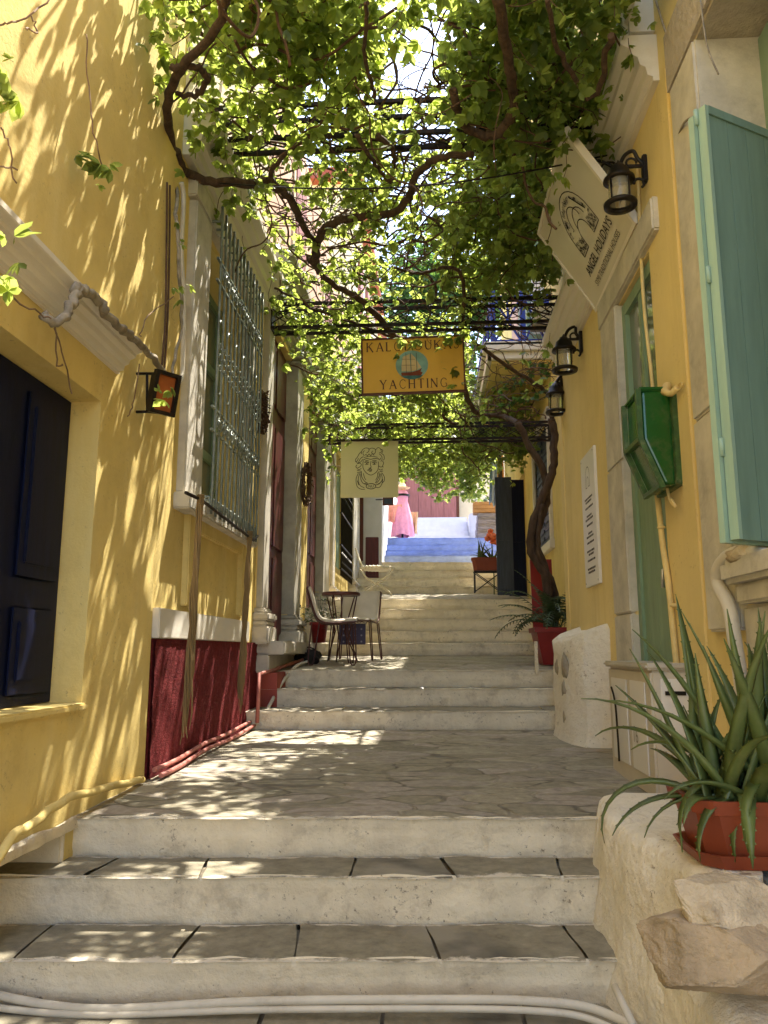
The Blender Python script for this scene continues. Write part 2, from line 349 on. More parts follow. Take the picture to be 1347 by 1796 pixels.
# ------------------------------------------------------------------ ground and steps
SK = math.tan(_t)                               # the steps lie slightly askew to the house fronts
def rough(x, y, z, a=.006, f=7): return a*mnoise.noise(Vector((x*f, y*f, z*f)))
def riser_sheet(mb, Y, z0, z1, xl, xr, mi, nx=60, nose=.02):
    nz = 7; base = len(mb.v)
    for j in range(nz+1):
        t = j/nz
        for i in range(nx+1):
            x = xl+(xr-xl)*i/nx
            b = -nose*math.sin(math.pi*min(1, t*1.02))*.5+rough(x, Y, t, .010, 5)+rough(x, Y, t*2, .007, 14)
            top = rough(x, Y*3, 0, .008, 4)+rough(x, Y*3, 3, .006, 15)-(.022*max(0, mnoise.noise(Vector((x*6.5, Y*5, 8)))-.38)) if j == nz else 0
            b += .024*(1-min(1, max(0, (t-.72)/.2))); yy = Y+x*SK+b+(.012 if j == nz else 0)
            mb.v.append((x, yy, z0+(z1-z0)*t+top))
    for j in range(nz):
        for i in range(nx):
            a = base+j*(nx+1)+i; mb.f.append((a, a+1, a+nx+2, a+nx+1)); mb.m.append(mi); mb.sm.append(True)
def tread_sheet(mb, Y0, Y1, z0, z1, xl, xr, mi, joints=True, back=True, nx=60, ny=6, seam=True):
    if joints:
        xs = [xl]
        while xs[-1] < xr-.5: xs.append(xs[-1]+random.uniform(.36, .62))
        xs.append(xr)
    else: xs = [xl, xr]
    leans = [0]+[random.uniform(-.06, .06) for _ in xs[1:-1]]+[0]
    for k in range(len(xs)-1):
        g = random.uniform(.003, .007) if joints else 0
        a, b = xs[k]+(g if k else 0), xs[k+1]-(g if k < len(xs)-2 else 0)
        dz = random.uniform(-.003, .003) if joints else 0; n = max(8, int((b-a)/.05)); base = len(mb.v)
        for j in range(ny+1):
            t = j/ny
            for i in range(n+1):
                x = a+(b-a)*i/n+(leans[k]*(1-i/n)+leans[k+1]*i/n)*(t-.5)
                if joints and ((i == 0 and k) or (i == n and k < len(xs)-2)): x += .010*mnoise.noise(Vector((x*9, Y0+t*1.7, i*.1)))*(1 if i else 1)
                y = Y0+x*SK+(Y1-Y0)*t+(.0 if j else -.012+rough(x, Y0, 1, .012, 6))
                z = z0+(z1-z0)*t+dz+rough(x, y, 0, .005, 5)-(.006 if j == 0 else 0)
                mb.a[len(mb.v)] = min((y-Y0-x*SK)+.01, ((Y1+x*SK-y)*1.6+.0) if back else 9, abs(x-xl)*.8+.02, abs(xr-x)*.8+.02)
                mb.v.append((x, y, z))
        for j in range(ny):
            for i in range(n):
                q = base+j*(n+1)+i; mb.f.append((q, q+1, q+n+2, q+n+1)); mb.m.append(mi); mb.sm.append(True)
    if joints:   # dark bed seen in the open joints
        mb.q([(xl, Y0+xl*SK+.012, z0-.02), (xr, Y0+xr*SK+.012, z0-.02), (xr, Y1+xr*SK, z1-.02), (xl, Y1+xl*SK, z1-.02)], 2)
plain('joint_bed', (.16, .135, .095), .95, .4, 12, .5, 40)
MATSTEP = ['whitewash', 'slab_stone', 'joint_bed', 'flagstone']
# the paving where the photographer stands, ground reaching the horizon
g = MB(); g.q([(-400, -400, -.62), (400, -400, -.62), (400, 400, -.62), (-400, 400, -.62)]); struct(g.build('ground', 'dry_ground'))
p = MB(); tread_sheet(p, -1.2, 2.99, -.02, 0, -1.925, 1.25, 1, True, False, ny=30); p.a = {i: 9.0 for i in range(len(p.v))}; struct(p.build('lower_paving', MATSTEP))
LX, RX = -1.58, 1.3
def zy(y, Y): return onY(673, y, Y).z
a1 = .148; a2 = .329; a3 = .495
f = MB()
for Y, z0, z1, Yb, zb, j in ((2.99, -.03, a1, 3.339, a1, 1), (3.339, a1-.01, a2, 3.628, a2, 1), (3.628, a2-.01, a3, 0, 0, 0)):
    riser_sheet(f, Y, z0, z1, LX-.352, .78, 0, 110)
    if j: tread_sheet(f, Y, Yb, z1, zb, LX-.352, .78, 1, ny=8)
struct(f.build('lower_steps', MATSTEP))
p = MB(); tread_sheet(p, 3.628, 6.8, a3, .559, LX-.1, 1.6, 3, False, True, ny=90); struct(p.build('middle_landing', MATSTEP))
f = MB(); YS = [6.8, 7.2, 7.6]; tops = [zy(1246.5, 6.8), zy(1207.5, 7.2), zy(1175, 7.6)]; bots = [.55, zy(1239, 7.2)-.005, zy(1204.7, 7.6)-.005]
for k in range(3):
    riser_sheet(f, YS[k], bots[k], tops[k], LX-.1, 1.4, 0)
    if k < 2: tread_sheet(f, YS[k], YS[k+1], tops[k], bots[k+1]+.005, LX-.1, 1.4, 1)
struct(f.build('middle_steps', MATSTEP))
L2 = tops[2]; zb = zy(1150, 10.2)
p = MB(); tread_sheet(p, 7.6, 10.2, L2, zb, LX-.1, 1.9, 3, False, True, ny=60); struct(p.build('upper_landing', MATSTEP))
f = MB(); YS2 = [10.2, 10.6, 11.0, 11.4, 11.8, 12.2, 12.6]; tp = [zy(y, Y) for y, Y in zip([1128, 1107, 1086.5, 1068.7, 1051], YS2)]; pz = zb-.005
for k in range(5):
    riser_sheet(f, YS2[k], pz, tp[k], LX-.1, 1.75, 0, nose=.05); tread_sheet(f, YS2[k], YS2[k+1], tp[k], tp[k]+.01, LX-.1, 1.75, 0); pz = tp[k]
struct(f.build('upper_steps', MATSTEP))
z3 = 2.31
p = MB(); tread_sheet(p, 12.2, 15.5, tp[-1], z3, LX-.1, 1.9, 3, False, True, ny=40); struct(p.build('top_landing', MATSTEP))
f = MB(); YS3 = [15.5, 15.9, 16.3, 16.7, 17.6]; tp3 = [zy(y, Y) for y, Y in zip([1028.6, 1013.8, 1000, 986.5], YS3)]; pz = z3-.005
for k in range(4):
    riser_sheet(f, YS3[k], pz, tp3[k], LX-.1, 1.9, 0); tread_sheet(f, YS3[k], YS3[k+1], tp3[k], tp3[k]+.01, LX-.1, 1.9, 0); pz = tp3[k]
struct(f.build('pale_steps', MATSTEP))
f = MB(); YS4 = [17.6, 18.1, 18.6, 19.1, 21.2]; tp4 = [zy(y, Y) for y, Y in zip([975, 966, 956, 944], YS4)]; pz = tp3[-1]-.005
for k in range(4):
    riser_sheet(f, YS4[k], pz, tp4[k], -1.1, 2.2, 0); tread_sheet(f, YS4[k], YS4[k+1], tp4[k], tp4[k]+.02, -1.1, 2.2, 0); pz = tp4[k]
struct(f.build('blue_steps', ['blue_paint', 'blue_paint', 'soil', 'blue_paint']))
zt = tp4[-1]
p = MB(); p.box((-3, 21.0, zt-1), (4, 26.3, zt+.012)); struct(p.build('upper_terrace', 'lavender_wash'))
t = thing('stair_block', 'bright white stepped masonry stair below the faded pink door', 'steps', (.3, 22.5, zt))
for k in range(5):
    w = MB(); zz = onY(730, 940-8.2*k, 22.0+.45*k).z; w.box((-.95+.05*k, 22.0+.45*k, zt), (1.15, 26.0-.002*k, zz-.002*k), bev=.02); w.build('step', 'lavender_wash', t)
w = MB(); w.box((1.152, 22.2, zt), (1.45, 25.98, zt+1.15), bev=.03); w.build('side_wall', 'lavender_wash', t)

# ------------------------------------------------------------------ houses on the left
def cornice_profile(x, zb, zt, out, sgn):        # stepped classical moulding, closed against the wall
    h = zt-zb; P = [(0, 0), (.25, 0), (.25, .10), (.38, .13), (.42, .30), (.55, .36), (.60, .52), (.78, .60), (.80, .72), (.97, .80), (1, .84), (1, 1), (0, 1)]
    return [(x+sgn*(out*a-.02), zb+h*b) for a, b in P]
HA = thing('yellow_house', 'yellow plastered house with a dark blue door and white moulding above it, near left', 'house', (LX, 2.4, .5))
DH = (1.75, 3.545, .95, 2.405, .17)
wall_block(LX, -7, -2.5, 4.40, -.7, 8.2, [DH, (-2.4, 3.47, -.69, .465, .36)], 'wall', 'ochre_plaster', HA, 1)
c = MB(); c.sweepY(cornice_profile(LX, 2.60, 2.74, .15, 1), 1.0, 3.70); c.build('cornice', 'white_moulding', HA)
s = MB(); s.box((LX-.16, 1.76, .952), (LX+.03, 3.56, .985), bev=.008); s.build('door_sill', 'ochre_plaster', HA)
d = MB(); XD = LX-.165
d.box((XD, 1.752, .99), (XD+.02, 3.54, 2.40)); door = d.build('door', 'navy_wood', HA)
for y0, y1 in ((1.80, 2.6), (2.68, 3.49)):
    for z0, z1 in ((1.03, 1.40), (1.52, 2.33)):
        fr = MB(); w = (y1-y0-.10)/2
        for q in range(2):
            ya = y0+q*(w+.10); fr.box((XD+.018, ya, z0), (XD+.034, ya+w, z1), bev=.008); fr.box((XD+.03, ya+.05, z0+.06), (XD+.042, ya+w-.05, z1-.06), bev=.008)
        fr.build('door_panel', 'navy_wood', door)
k = MB(); b0 = 0; NY = 40
for j in range(7):
    for i in range(NY+1):
        y = 1.6+(3.56-1.6)*i/NY; zt_ = min(.555, .50+.02*mnoise.noise(Vector((y*4, 0, 1)))-.10*max(0, 2.9-y)); tt = j/6
        k.v.append((LX+.004+.020*math.sin(tt*1.6)+.008*mnoise.noise(Vector((y*9, tt*3, 4))), y, zt_*(1-tt)+(.452-.1*max(0, 2.9-y)*.9)*tt))
for j in range(6):
    for i in range(NY): a = j*(NY+1)+i; k.f.append((a, a+NY+1, a+NY+2, a+1)); k.m.append(0); k.sm.append(True)
k.box((LX-.34, 3.435, .1), (LX+.006, 3.469, .463), bev=.012); k.build('skirting', 'whitewash', HA)
k = MB(); k.tube(smoothpath([(LX+.05, 2.0, -.05), onX(0, 1497, LX+.045), onX(50, 1452, LX+.05), onX(104, 1410, LX+.05), onX(160, 1388, LX+.05), onX(250, 1368, LX+.03)], 5, .003), .018, 9)
solo(k.build('wall_pipe', 'ochre_plaster'), 'yellow painted pipe curving along the foot of the yellow wall below the blue door', 'pipe')

HB = thing('yellow_house', 'yellow house bay with iron grilled window, red roughcast plinth and cream upper cornice', 'house', (LX, 5.7, .5))
XB = LX-.012
WB = (5.08, 6.42, 2.2, 4.17, .30)
wall_block(XB, -7, 4.402, 7.05, -.7, 8.0, [WB], 'wall', 'ochre_plaster', HB, 1)
p = MB(); n = 60
b0 = len(p.v)
for j in range(21):
    for i in range(n+1):
        y = 4.42+(7.10-4.42)*i/n; z = .40+(1.285-.40)*j/20
        p.v.append((LX+.02+.007*mnoise.noise(Vector((y*34, z*34, 0)))+.006*mnoise.noise(Vector((y*11, z*11, 5))), y, z))
for j in range(20):
    for i in range(n): q = b0+j*(n+1)+i; p.f.append((q, q+1, q+n+2, q+n+1)); p.m.append(0); p.sm.append(True)
p.box((LX-.05, 4.418, .40), (LX+.005, 7.10, 1.283)); p.build('plinth', 'red_roughcast', HB)
p = MB(); p.box((LX-.02, 4.425, 1.287), (LX+.035, 6.68, 1.46), bev=.006); p.build('band_course', 'white_moulding', HB)
pn = MB()                                             # framed panel under the window
y0, y1, z0, z1 = 4.93, 6.50, 1.50, 2.10
pn.box((LX-.02, y0, z0), (LX+.030, y0+.13, z1), bev=.008); pn.box((LX-.02, y1-.13, z0), (LX+.030, y1, z1), bev=.008); pn.box((LX-.02, y0+.131, z1-.10), (LX+.029, y1-.131, z1), bev=.008)
pn.build('wall_panel', 'ochre_plaster', HB)
wf = MB()
wf.box((LX-.05, 4.74, 2.20), (LX+.045, 5.10, 4.22), bev=.010); wf.box((LX-.05, 6.40, 2.20), (LX+.045, 6.60, 4.22), bev=.010); wf.box((LX-.05, 4.70, 4.224), (LX+.05, 6.64, 4.40), bev=.010)
win = wf.build('window', 'window_stone', HB)
s = MB(); s.box((LX-.05, 4.70, 2.09), (LX+.10, 6.62, 2.197), bev=.010); s.build('sill', 'window_stone', win)
fr = MB(); xb = XB-.27
for ya in (5.08, 5.71, 6.34): fr.box((xb, ya, 2.2), (xb+.05, ya+.08, 4.17))
for za in (2.2, 2.75, 3.5, 4.09): fr.box((xb+.003, 5.16, za), (xb+.047, 5.71, za+.07)); fr.box((xb+.003, 5.79, za), (xb+.047, 6.34, za+.07))
fr.build('frame', 'green_wood', win)
gl = MB(); gl.box((xb-.01, 5.1, 2.2), (xb+.02, 6.4, 4.15)); gl.build('pane', 'glass', win)
cu = MB(); cu.box((xb+.06, 5.12, 2.25), (xb+.10, 5.68, 3.30), bev=.02); cu.build('curtain', 'curtain', win)
# wrought iron grille
gr = MB(); gx = LX+.125; ys = [5.07+i*.114 for i in range(13)]
for y in ys:
    gr.tube(smoothpath([(LX+.0, y, 2.235), (gx-.02, y, 2.235), (gx, y, 2.27), (gx, y, 4.20), (gx-.02, y, 4.24), (LX+.02, y, 4.245)], 3), .0095, 6)
for za in (2.68, 2.84, 3.76, 3.92): gr.box((gx-.012, 5.0, za), (gx+.006, 6.48, za+.014))
for zc in (2.765, 3.845):
    for i, y in enumerate(ys[:-1]):
        cyc = y+.057
        for sg in (-1, 1):
            gr.tube([(gx+.008, cyc+sg*.030+.025*math.cos(t*.9), zc+.042*math.sin(t*.9)*(1 if i % 2 else -1)) for t in range(8)], .0055, 5)
        gr.blob((gx+.012, cyc, zc), (.016, .020, .020), 1, 0)
for i, y in enumerate(ys[:-1]):
    if i % 2 == 0:
        gr.tube([(gx+.004, y+.057+.050*math.cos(t*math.pi/8), 3.42+.09*math.sin(t*math.pi/8)) for t in range(9)], .0055, 5)
        gr.tube([(gx+.004, y+.057-.050*math.cos(t*math.pi/8), 3.06-.09*math.sin(t*math.pi/8)) for t in range(9)], .0055, 5)
    for zc in (3.16, 3.24, 3.32): gr.tube([(gx+.006, y+.057+.022*math.cos(t*.8), zc+.022*math.sin(t*.8)) for t in range(8)], .0045, 5)
gr.build('grille', 'green_iron', win)
c = MB(); c.sweepY(cornice_profile(LX, 4.42, 4.72, .24, 1), 4.55, 7.0); c.build('cornice', 'white_moulding', HB)
u = MB(); u.box((LX-.05, 4.55, 4.73), (LX+.012, 7.04, 7.9)); u.build('upper_wall', 'cream_plaster', HB)

HC = thing('town_house', 'grey marble fronted house with two tall dark red doorways and pilasters', 'house', (LX, 10.5, 1.0))
d1 = (7.34, 8.62, 1.28, 4.55, .11); d2 = (9.93, 11.10, 1.5, 4.6, .11); w2 = (13.0, 14.9, 2.6, 4.6, .2)
wall_block(LX+.002, -7, 7.052, 16.6, -.7, 7.6, [d1, d2, w2], 'wall', 'ochre_plaster', HC, 1)
for dd in (d1, d2):
    d = MB(); x = LX-.10; d.box((x, dd[0]+.002, dd[2]), (x+.03, dd[1]-.002, dd[3]))
    for ya, yb in ((dd[0]+.06, (dd[0]+dd[1])/2-.03), ((dd[0]+dd[1])/2+.03, dd[1]-.06)):
        for za, zc in ((dd[2]+.1, dd[2]+.9), (dd[2]+1.0, dd[2]+2.3), (dd[2]+2.5, dd[3]-.1)): d.box((x+.028, ya, za), (x+.05, yb, zc), bev=.012)
    d.build('door', 'dark_red_wood', HC)
def pilaster(y0, y1, z0, z1, out, mat):
    p = MB(); p.box((LX-.24, y0, z0+.33), (LX+out, y1, z1-.26), bev=.008)
    for a, b, e in ((z0+.002, z0+.16, .075), (z0+.162, z0+.215, .055), (z0+.217, z0+.28, .075), (z0+.282, z0+.328, .03), (z1-.258, z1-.20, .03), (z1-.198, z1-.12, .055), (z1-.118, z1, .09)):
        p.box((LX-.20, y0-e, a), (LX+out+e, y1+e, b), bev=.014)
    p.build('pilaster', mat, HC)
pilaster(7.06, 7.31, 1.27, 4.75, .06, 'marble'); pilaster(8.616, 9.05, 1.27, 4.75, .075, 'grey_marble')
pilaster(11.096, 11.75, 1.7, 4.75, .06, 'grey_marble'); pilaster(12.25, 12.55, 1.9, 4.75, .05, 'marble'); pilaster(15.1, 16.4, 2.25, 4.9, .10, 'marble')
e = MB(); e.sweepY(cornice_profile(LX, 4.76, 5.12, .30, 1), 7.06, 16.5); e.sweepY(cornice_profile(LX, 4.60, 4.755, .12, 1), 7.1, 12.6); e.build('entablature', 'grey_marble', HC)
u = MB(); u.box((LX-.05, 7.06, 5.13), (LX+.016, 16.5, 7.5)); u.build('upper_wall', 'pink_plaster', HC)
for ya in (8.3, 10.9, 13.6):
    w = MB(); w.box((LX-.02, ya, 5.5), (LX+.04, ya+.95, 7.1), bev=.01); ww = w.build('window', 'cream_plaster', HC)
    w = MB(); w.box((LX+.03, ya+.12, 5.62), (LX+.055, ya+.83, 6.98)); w.build('shutter', 'pink_wood', ww)
st = MB(); st.box((LX-.2, 7.08, 1.18), (LX+.27, 9.85, 1.30), bev=.015); st.box((LX-.2, 7.06, 1.02), (LX+.13, 9.7, 1.178), bev=.012); st.build('threshold', 'marble', HC)
st = MB(); st.box((LX-.02, 7.11, .5), (LX+.20, 9.72, 1.018)); st.build('plinth', 'red_paint', HC)
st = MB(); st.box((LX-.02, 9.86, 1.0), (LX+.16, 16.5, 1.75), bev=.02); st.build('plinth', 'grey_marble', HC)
g2 = MB(); gx = LX+.09
for i in range(12): g2.tube([(gx, 13.05+i*.165, 2.45), (gx, 13.05+i*.165, 4.6)], .013, 5)
for za in (2.55, 2.95, 3.5, 4.3): g2.box((gx-.016, 12.98, za), (gx+.016, 14.92, za+.03))
for i in range(11):
    for zc in (2.76, 3.9): g2.tube([(gx+.01, 13.13+i*.165+.06*math.cos(t*.8), zc+.09*math.sin(t*.8)) for t in range(8)], .010, 5)
wn = MB(); wn.box((LX-.19, 13.0, 2.6), (LX-.15, 14.9, 4.6)); wn = wn.build('window', 'green_wood', HC); g2.build('grille', 'black_iron', wn)

HW = thing('white_house', 'whitewashed house corner jutting into the lane beyond the marble doorways', 'house', (-1.1, 17.3, 2.3))
w = MB(); w.box((-6, 16.62, -.5), (-1.02, 25.5, 7.2), bev=.02); w.build('wall', 'bright_whitewash', HW)
w = MB(); w.box((-1.50, 16.55, 3.1), (-1.42, 16.62, 5.2)); w.build('drainpipe', 'sign_frame', HW)

# ------------------------------------------------------------------ houses on the right
HR = thing('yellow_house', 'pale yellow house with teal shuttered window and green door, near right', 'house', (RX, 4.2, .5))
WR = (2.0, 3.30, 1.60, 4.04, .40); DR = (4.32, 5.06, .6, 3.52, .105)
wall_block(RX, 7, -2.5, 7.56, -.7, 9.2, [WR, DR], 'wall', 'pale_ochre_plaster', HR, -1)
# window surround
w = MB(); x0, x1 = RX-.045, RX+.397
w.box((x0, 3.294, 1.3), (x1-.001, 3.66, 2.28), bev=.012); w.box((x0-.002, 3.296, 2.284), (x1-.001, 3.655, 4.045), bev=.012); wj_ = MB(); wj_.box((x0+.002, 1.66, 1.6), (x1, 2.002, 4.045), bev=.012); w2_ = MB(); w2_.box((x0-.004, 1.5, 4.036), (x1, 3.70, 4.40), bev=.02)
win = w.build('window', 'window_stone', HR); w2_.build('lintel', 'weathered_stone', win); wj_.build('jamb', 'window_stone', win)
s = MB(); s.box((x0-.08, 1.55, 1.48), (x1, 3.25, 1.575), bev=.02); s.box((x0-.03, 1.55, 1.40), (x1, 3.22, 1.478), bev=.01); s.build('sill', 'window_stone', win)
s = MB(); s.box((RX-.03, 1.5, .62), (RX+.1, 3.28, 1.398), bev=.015); s.build('apron', 'window_stone', win)
s = MB(); s.blob((RX-.06, 3.12, 1.585), (.07, .10, .035), 3, .3, 3); s.build('broken_mortar', 'rock_pale', win)
fr = MB(); xf = RX+.30
fr.box((xf, 2.0, 1.6), (xf+.05, 2.1, 4.03)); fr.box((xf, 3.2, 1.6), (xf+.05, 3.297, 4.03)); fr.box((xf+.002, 2.1, 3.90), (xf+.048, 3.2, 4.025)); fr.box((xf-.05, 3.12, 1.6), (xf-.002, 3.295, 4.02)); fr.build('frame', 'teal_wood', win)
gl = MB(); gl.box((xf+.03, 2.1, 1.6), (xf+.04, 3.2, 3.90)); gl.build('pane', 'glass', win)
# shutter swung out from its hinge on the far jamb
hz = Vector((1.115, 2.87, 0)); dv = Vector((.36, .20, 0)).normalized(); nv = Vector((-dv.y, dv.x, 0))
def sq(mb, s0, s1, z0, z1, n0, n1): mb.obox(hz+dv*s0+nv*n0+Vector((0, 0, z0)), dv*(s1-s0), nv*(n1-n0), Vector((0, 0, z1-z0)))
sh = MB(); SZ0, SZ1 = onY(1300, 945, 2.87).z, onY(1218, 185, 2.87).z
for i in range(4): sq(sh, .02+i*.108, .02+i*.108+.1035, SZ0, SZ1, 0, .026)
shu = sh.build('shutter', 'teal_wood', win)
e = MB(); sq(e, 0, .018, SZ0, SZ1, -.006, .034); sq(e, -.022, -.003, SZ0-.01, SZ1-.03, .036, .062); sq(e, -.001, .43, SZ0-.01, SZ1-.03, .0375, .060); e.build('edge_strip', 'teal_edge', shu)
for za in (SZ1-.035,): e = MB(); sq(e, .019, .45, za, za+.036, -.008, -.0005); e.build('batten', 'teal_wood', shu)
for za in (1.93, 2.62, 3.3): e = MB(); e.tube([hz+dv*-.006+nv*.035+Vector((0, 0, za)), hz+dv*-.006+nv*.035+Vector((0, 0, za+.07))], .010, 8); e.build('hinge', 'teal_edge', shu)
# green door
w = MB(); x0 = RX-.035
w.box((x0, 5.059, .55), (RX+.104, 5.50, 1.45), bev=.01); w.box((x0-.002, 5.057, 1.454), (RX+.104, 5.495, 2.45), bev=.01); w.box((x0+.001, 5.059, 2.454), (RX+.104, 5.50, 3.53), bev=.01)
w.box((x0-.004, 4.1, 3.534), (RX+.104, 5.54, 3.74), bev=.012)
sur = w.build('door_surround', 'window_stone', HR)
xd = RX+.035
d = MB()
for i in range(4): d.box((xd, 4.325+i*.183, .6), (xd+.04, 4.325+i*.183+.180, 2.52))
d.box((xd-.02, 4.98, .6), (xd+.05, 5.056, 3.5)); d.box((xd-.035, 4.322, 2.53), (xd+.052, 5.054, 2.64), bev=.01); d.box((xd-.02, 4.322, .6), (xd+.05, 4.36, 3.5)); d.box((xd-.018, 4.36, 3.42), (xd+.05, 4.98, 3.5)); d.box((xd-.01, 4.64, 2.64), (xd+.03, 4.69, 3.42))
door = d.build('door', 'green_wood', HR)
e = MB(); e.box((xd+.01, 4.36, 2.64), (xd+.02, 4.98, 3.42)); e.build('pane', 'glass', door)
e = MB(); e.tube([(xd-.002, 4.42, 1.66), (xd-.04, 4.42, 1.66), (xd-.045, 4.42, 1.56)], .010, 8); e.box((xd-.006, 4.40, 1.60), (xd, 4.44, 1.72)); e.build('handle', 'steel', door)
# two moulded hoods
for y0, y1, za, zc, o in ((3.93, 5.05, 4.33, 4.62, .22), (5.75, 7.3, 3.86, 4.2, .20)):
    c = MB(); c.sweepY(cornice_profile(RX, za, zc, o, -1), y0, y1); c.build('cornice', 'white_moulding', HR)
c = MB(); c.box((RX-.17, 3.95, 4.63), (RX+.05, 4.15, 5.3), bev=.03); c.tube([(RX-.14, 3.98+.09*math.cos(t*.42), 4.86+.11*math.sin(t*.42)) for t in range(15)], .022, 8, closed=True); c.build('corbel', 'white_moulding', HR)
for ya in (3.80, 7.38): q = MB(); q.box((RX-.012, ya, .4), (RX+.05, ya+.17, 4.3)); q.build('wall_strip', 'pale_ochre_plaster', HR)

HK = thing('balcony_house', 'yellow house with a white edged balcony and dark open shutters beyond the lanterns', 'house', (1.65, 11, 1.2))
KX = 1.66
wall_block(KX, 7, 7.562, 16.8, -.7, 9.6, [(10.55, 12.0, 2.68, 4.40, .12), (7.72, 8.55, 1.0, 3.6, .14), (13.3, 14.3, 2.1, 4.3, .2)], 'wall', 'ochre_plaster', HK, -1)
w = MB()
for a in (((KX-.04, 10.43, 2.6), (KX+.05, 10.55, 4.5)), ((KX-.04, 12.0, 2.6), (KX+.05, 12.12, 4.5)), ((KX-.042, 10.43, 4.402), (KX+.05, 12.12, 4.52)), ((KX-.06, 10.38, 2.55), (KX+.05, 12.17, 2.678))): w.box(*a, bev=.01)
win = w.build('window', 'white_moulding', HK)
s = MB(); s.box((KX+.02, 10.56, 2.70), (KX+.06, 11.26, 4.38)); s.box((KX+.02, 11.29, 2.70), (KX+.06, 11.99, 4.38))
for i in range(14): s.box((KX+.005, 10.62, 2.78+i*.11), (KX+.03, 11.2, 2.83+i*.11)); s.box((KX+.005, 11.35, 2.78+i*.11), (KX+.03, 11.93, 2.83+i*.11))
s.build('shutter', 'slate_shutter', win)
d = MB(); d.box((KX+.09, 7.73, 1.0), (KX+.13, 8.54, 3.59)); d.box((KX+.06, 7.76, 2.4), (KX+.10, 8.5, 2.5)); d.build('door', 'ac_white', HK)
d = MB(); d.box((KX+.05, 7.80, 2.56), (KX+.12, 8.48, 3.5)); d.build('door_shutter', 'green_wood', HK)
for y, x0, x1 in ((13.28, 1.14, 1.42), (13.50, 1.36, 1.66)):
    s = MB(); s.box((x0, y, 2.13), (x1, y+.05, 4.16))
    for za, zc in ((2.22, 2.95), (3.05, 4.08)): s.box((x0+.05, y-.014, za), (x1-.05, y+.002, zc), bev=.006)
    s.build('open_shutter', 'slate_shutter' if x0 < 1.3 else 'navy_wood', HK)
# balcony: soffit, moulded slab edge, rails
BX = .86
b = MB(); b.box((BX, 10.0, 4.99), (KX+.01, 14.5, 5.16)); b.build('balcony_floor', 'ochre_plaster', HK)
b = MB(); b.box((BX-.06, 9.93, 5.02), (KX, 9.998, 5.19), bev=.01); b.box((BX-.11, 9.87, 5.12), (KX, 9.928, 5.24), bev=.01); b.box((BX-.06, 9.93, 5.02), (BX-.002, 14.5, 5.19), bev=.01); b.box((BX-.11, 9.87, 5.192), (KX, 14.5, 5.25), bev=.01); b.build('balcony_edge', 'white_moulding', HK)
b = MB(); y = 9.96
for x in (BX+.02, 1.28, 1.60): b.box((x-.035, y-.03, 5.25), (x+.035, y+.04, 6.0))
for xa, xb in ((BX+.055, 1.245), (1.315, 1.565)):
    b.bar((xa, y, 5.30), (xb, y, 5.86), .028); b.bar((xa, y+.004, 5.86), (xb, y+.004, 5.30), .028); b.box((xa, y-.016, 5.86), (xb, y+.02, 5.93)); b.box((xa, y-.015, 5.26), (xb, y+.02, 5.30)); xm = (xa+xb)/2
    b.box((xm-.012, y-.01, 5.58), (xm+.012, y+.012, 5.86))
for k in range(8): b.bar((BX+.02, 10.2+k*.55, 5.25), (BX+.02, 10.2+k*.55, 5.93), .03)
b.box((BX, 10.0, 5.93), (BX+.05, 14.4, 6.0)); b.build('balcony_rail', 'royal_blue', HK)
b = MB(); b.box((1.42, 10.6, 5.26), (1.64, 11.6, 7.3)); b.build('balcony_door', 'teal_wood', HK)
for ya in (11.2, 13.4): w = MB(); w.box((KX-.04, ya, 6.4), (KX+.05, ya+.9, 7.9), bev=.01); w.build('upper_window', 'pink_plaster', HK)

# ------------------------------------------------------------------ the far end of the lane
HE = thing('end_house', 'sunlit cream house wall with faded pink double door at the top of the steps', 'house', (0, 26.4, zt))
w = MB(); w.box((-6, 26.32, 2), (6.5, 30, 9.2)); w.build('wall', 'cream_plaster', HE)
w = MB(); zd = onY(750, 909, 26).z; w.box((-.80, 26.22, zd), (.93, 26.318, zd+1.95)); dr = None
for i in range(4): w.box((-.78+i*.43, 26.19, zd+.01), (-.78+i*.43+.415, 26.222, zd+1.9))
w.build('door', 'pink_wood', HE)
for xa in (.934, -.90): w = MB(); w.box((xa, 26.18, zd), (xa+.09, 26.318, zd+2.05), bev=.01); w.build('door_post', 'sign_frame', HE)
HF = thing('beige_house', 'tall beige house with pink shuttered windows rising far left behind the vine', 'house', (-5, 22, 4))
w = MB(); w.box((-7.2, 18.5, 3), (-1.9, 29, 13.2)); w.build('wall', 'cream_plaster', HF)
for ya, za in ((20, 8), (22.5, 8), (20, 10.6), (22.5, 10.6)): w = MB(); w.box((-1.9, ya, za), (-1.82, ya+1, za+1.7), bev=.02); w.build('window', 'pink_wood', HF)
w = MB(); w.box((-7.5, 18.2, 13.2), (-1.6, 29.3, 13.5)); w.build('roof', 'terracotta', HF)

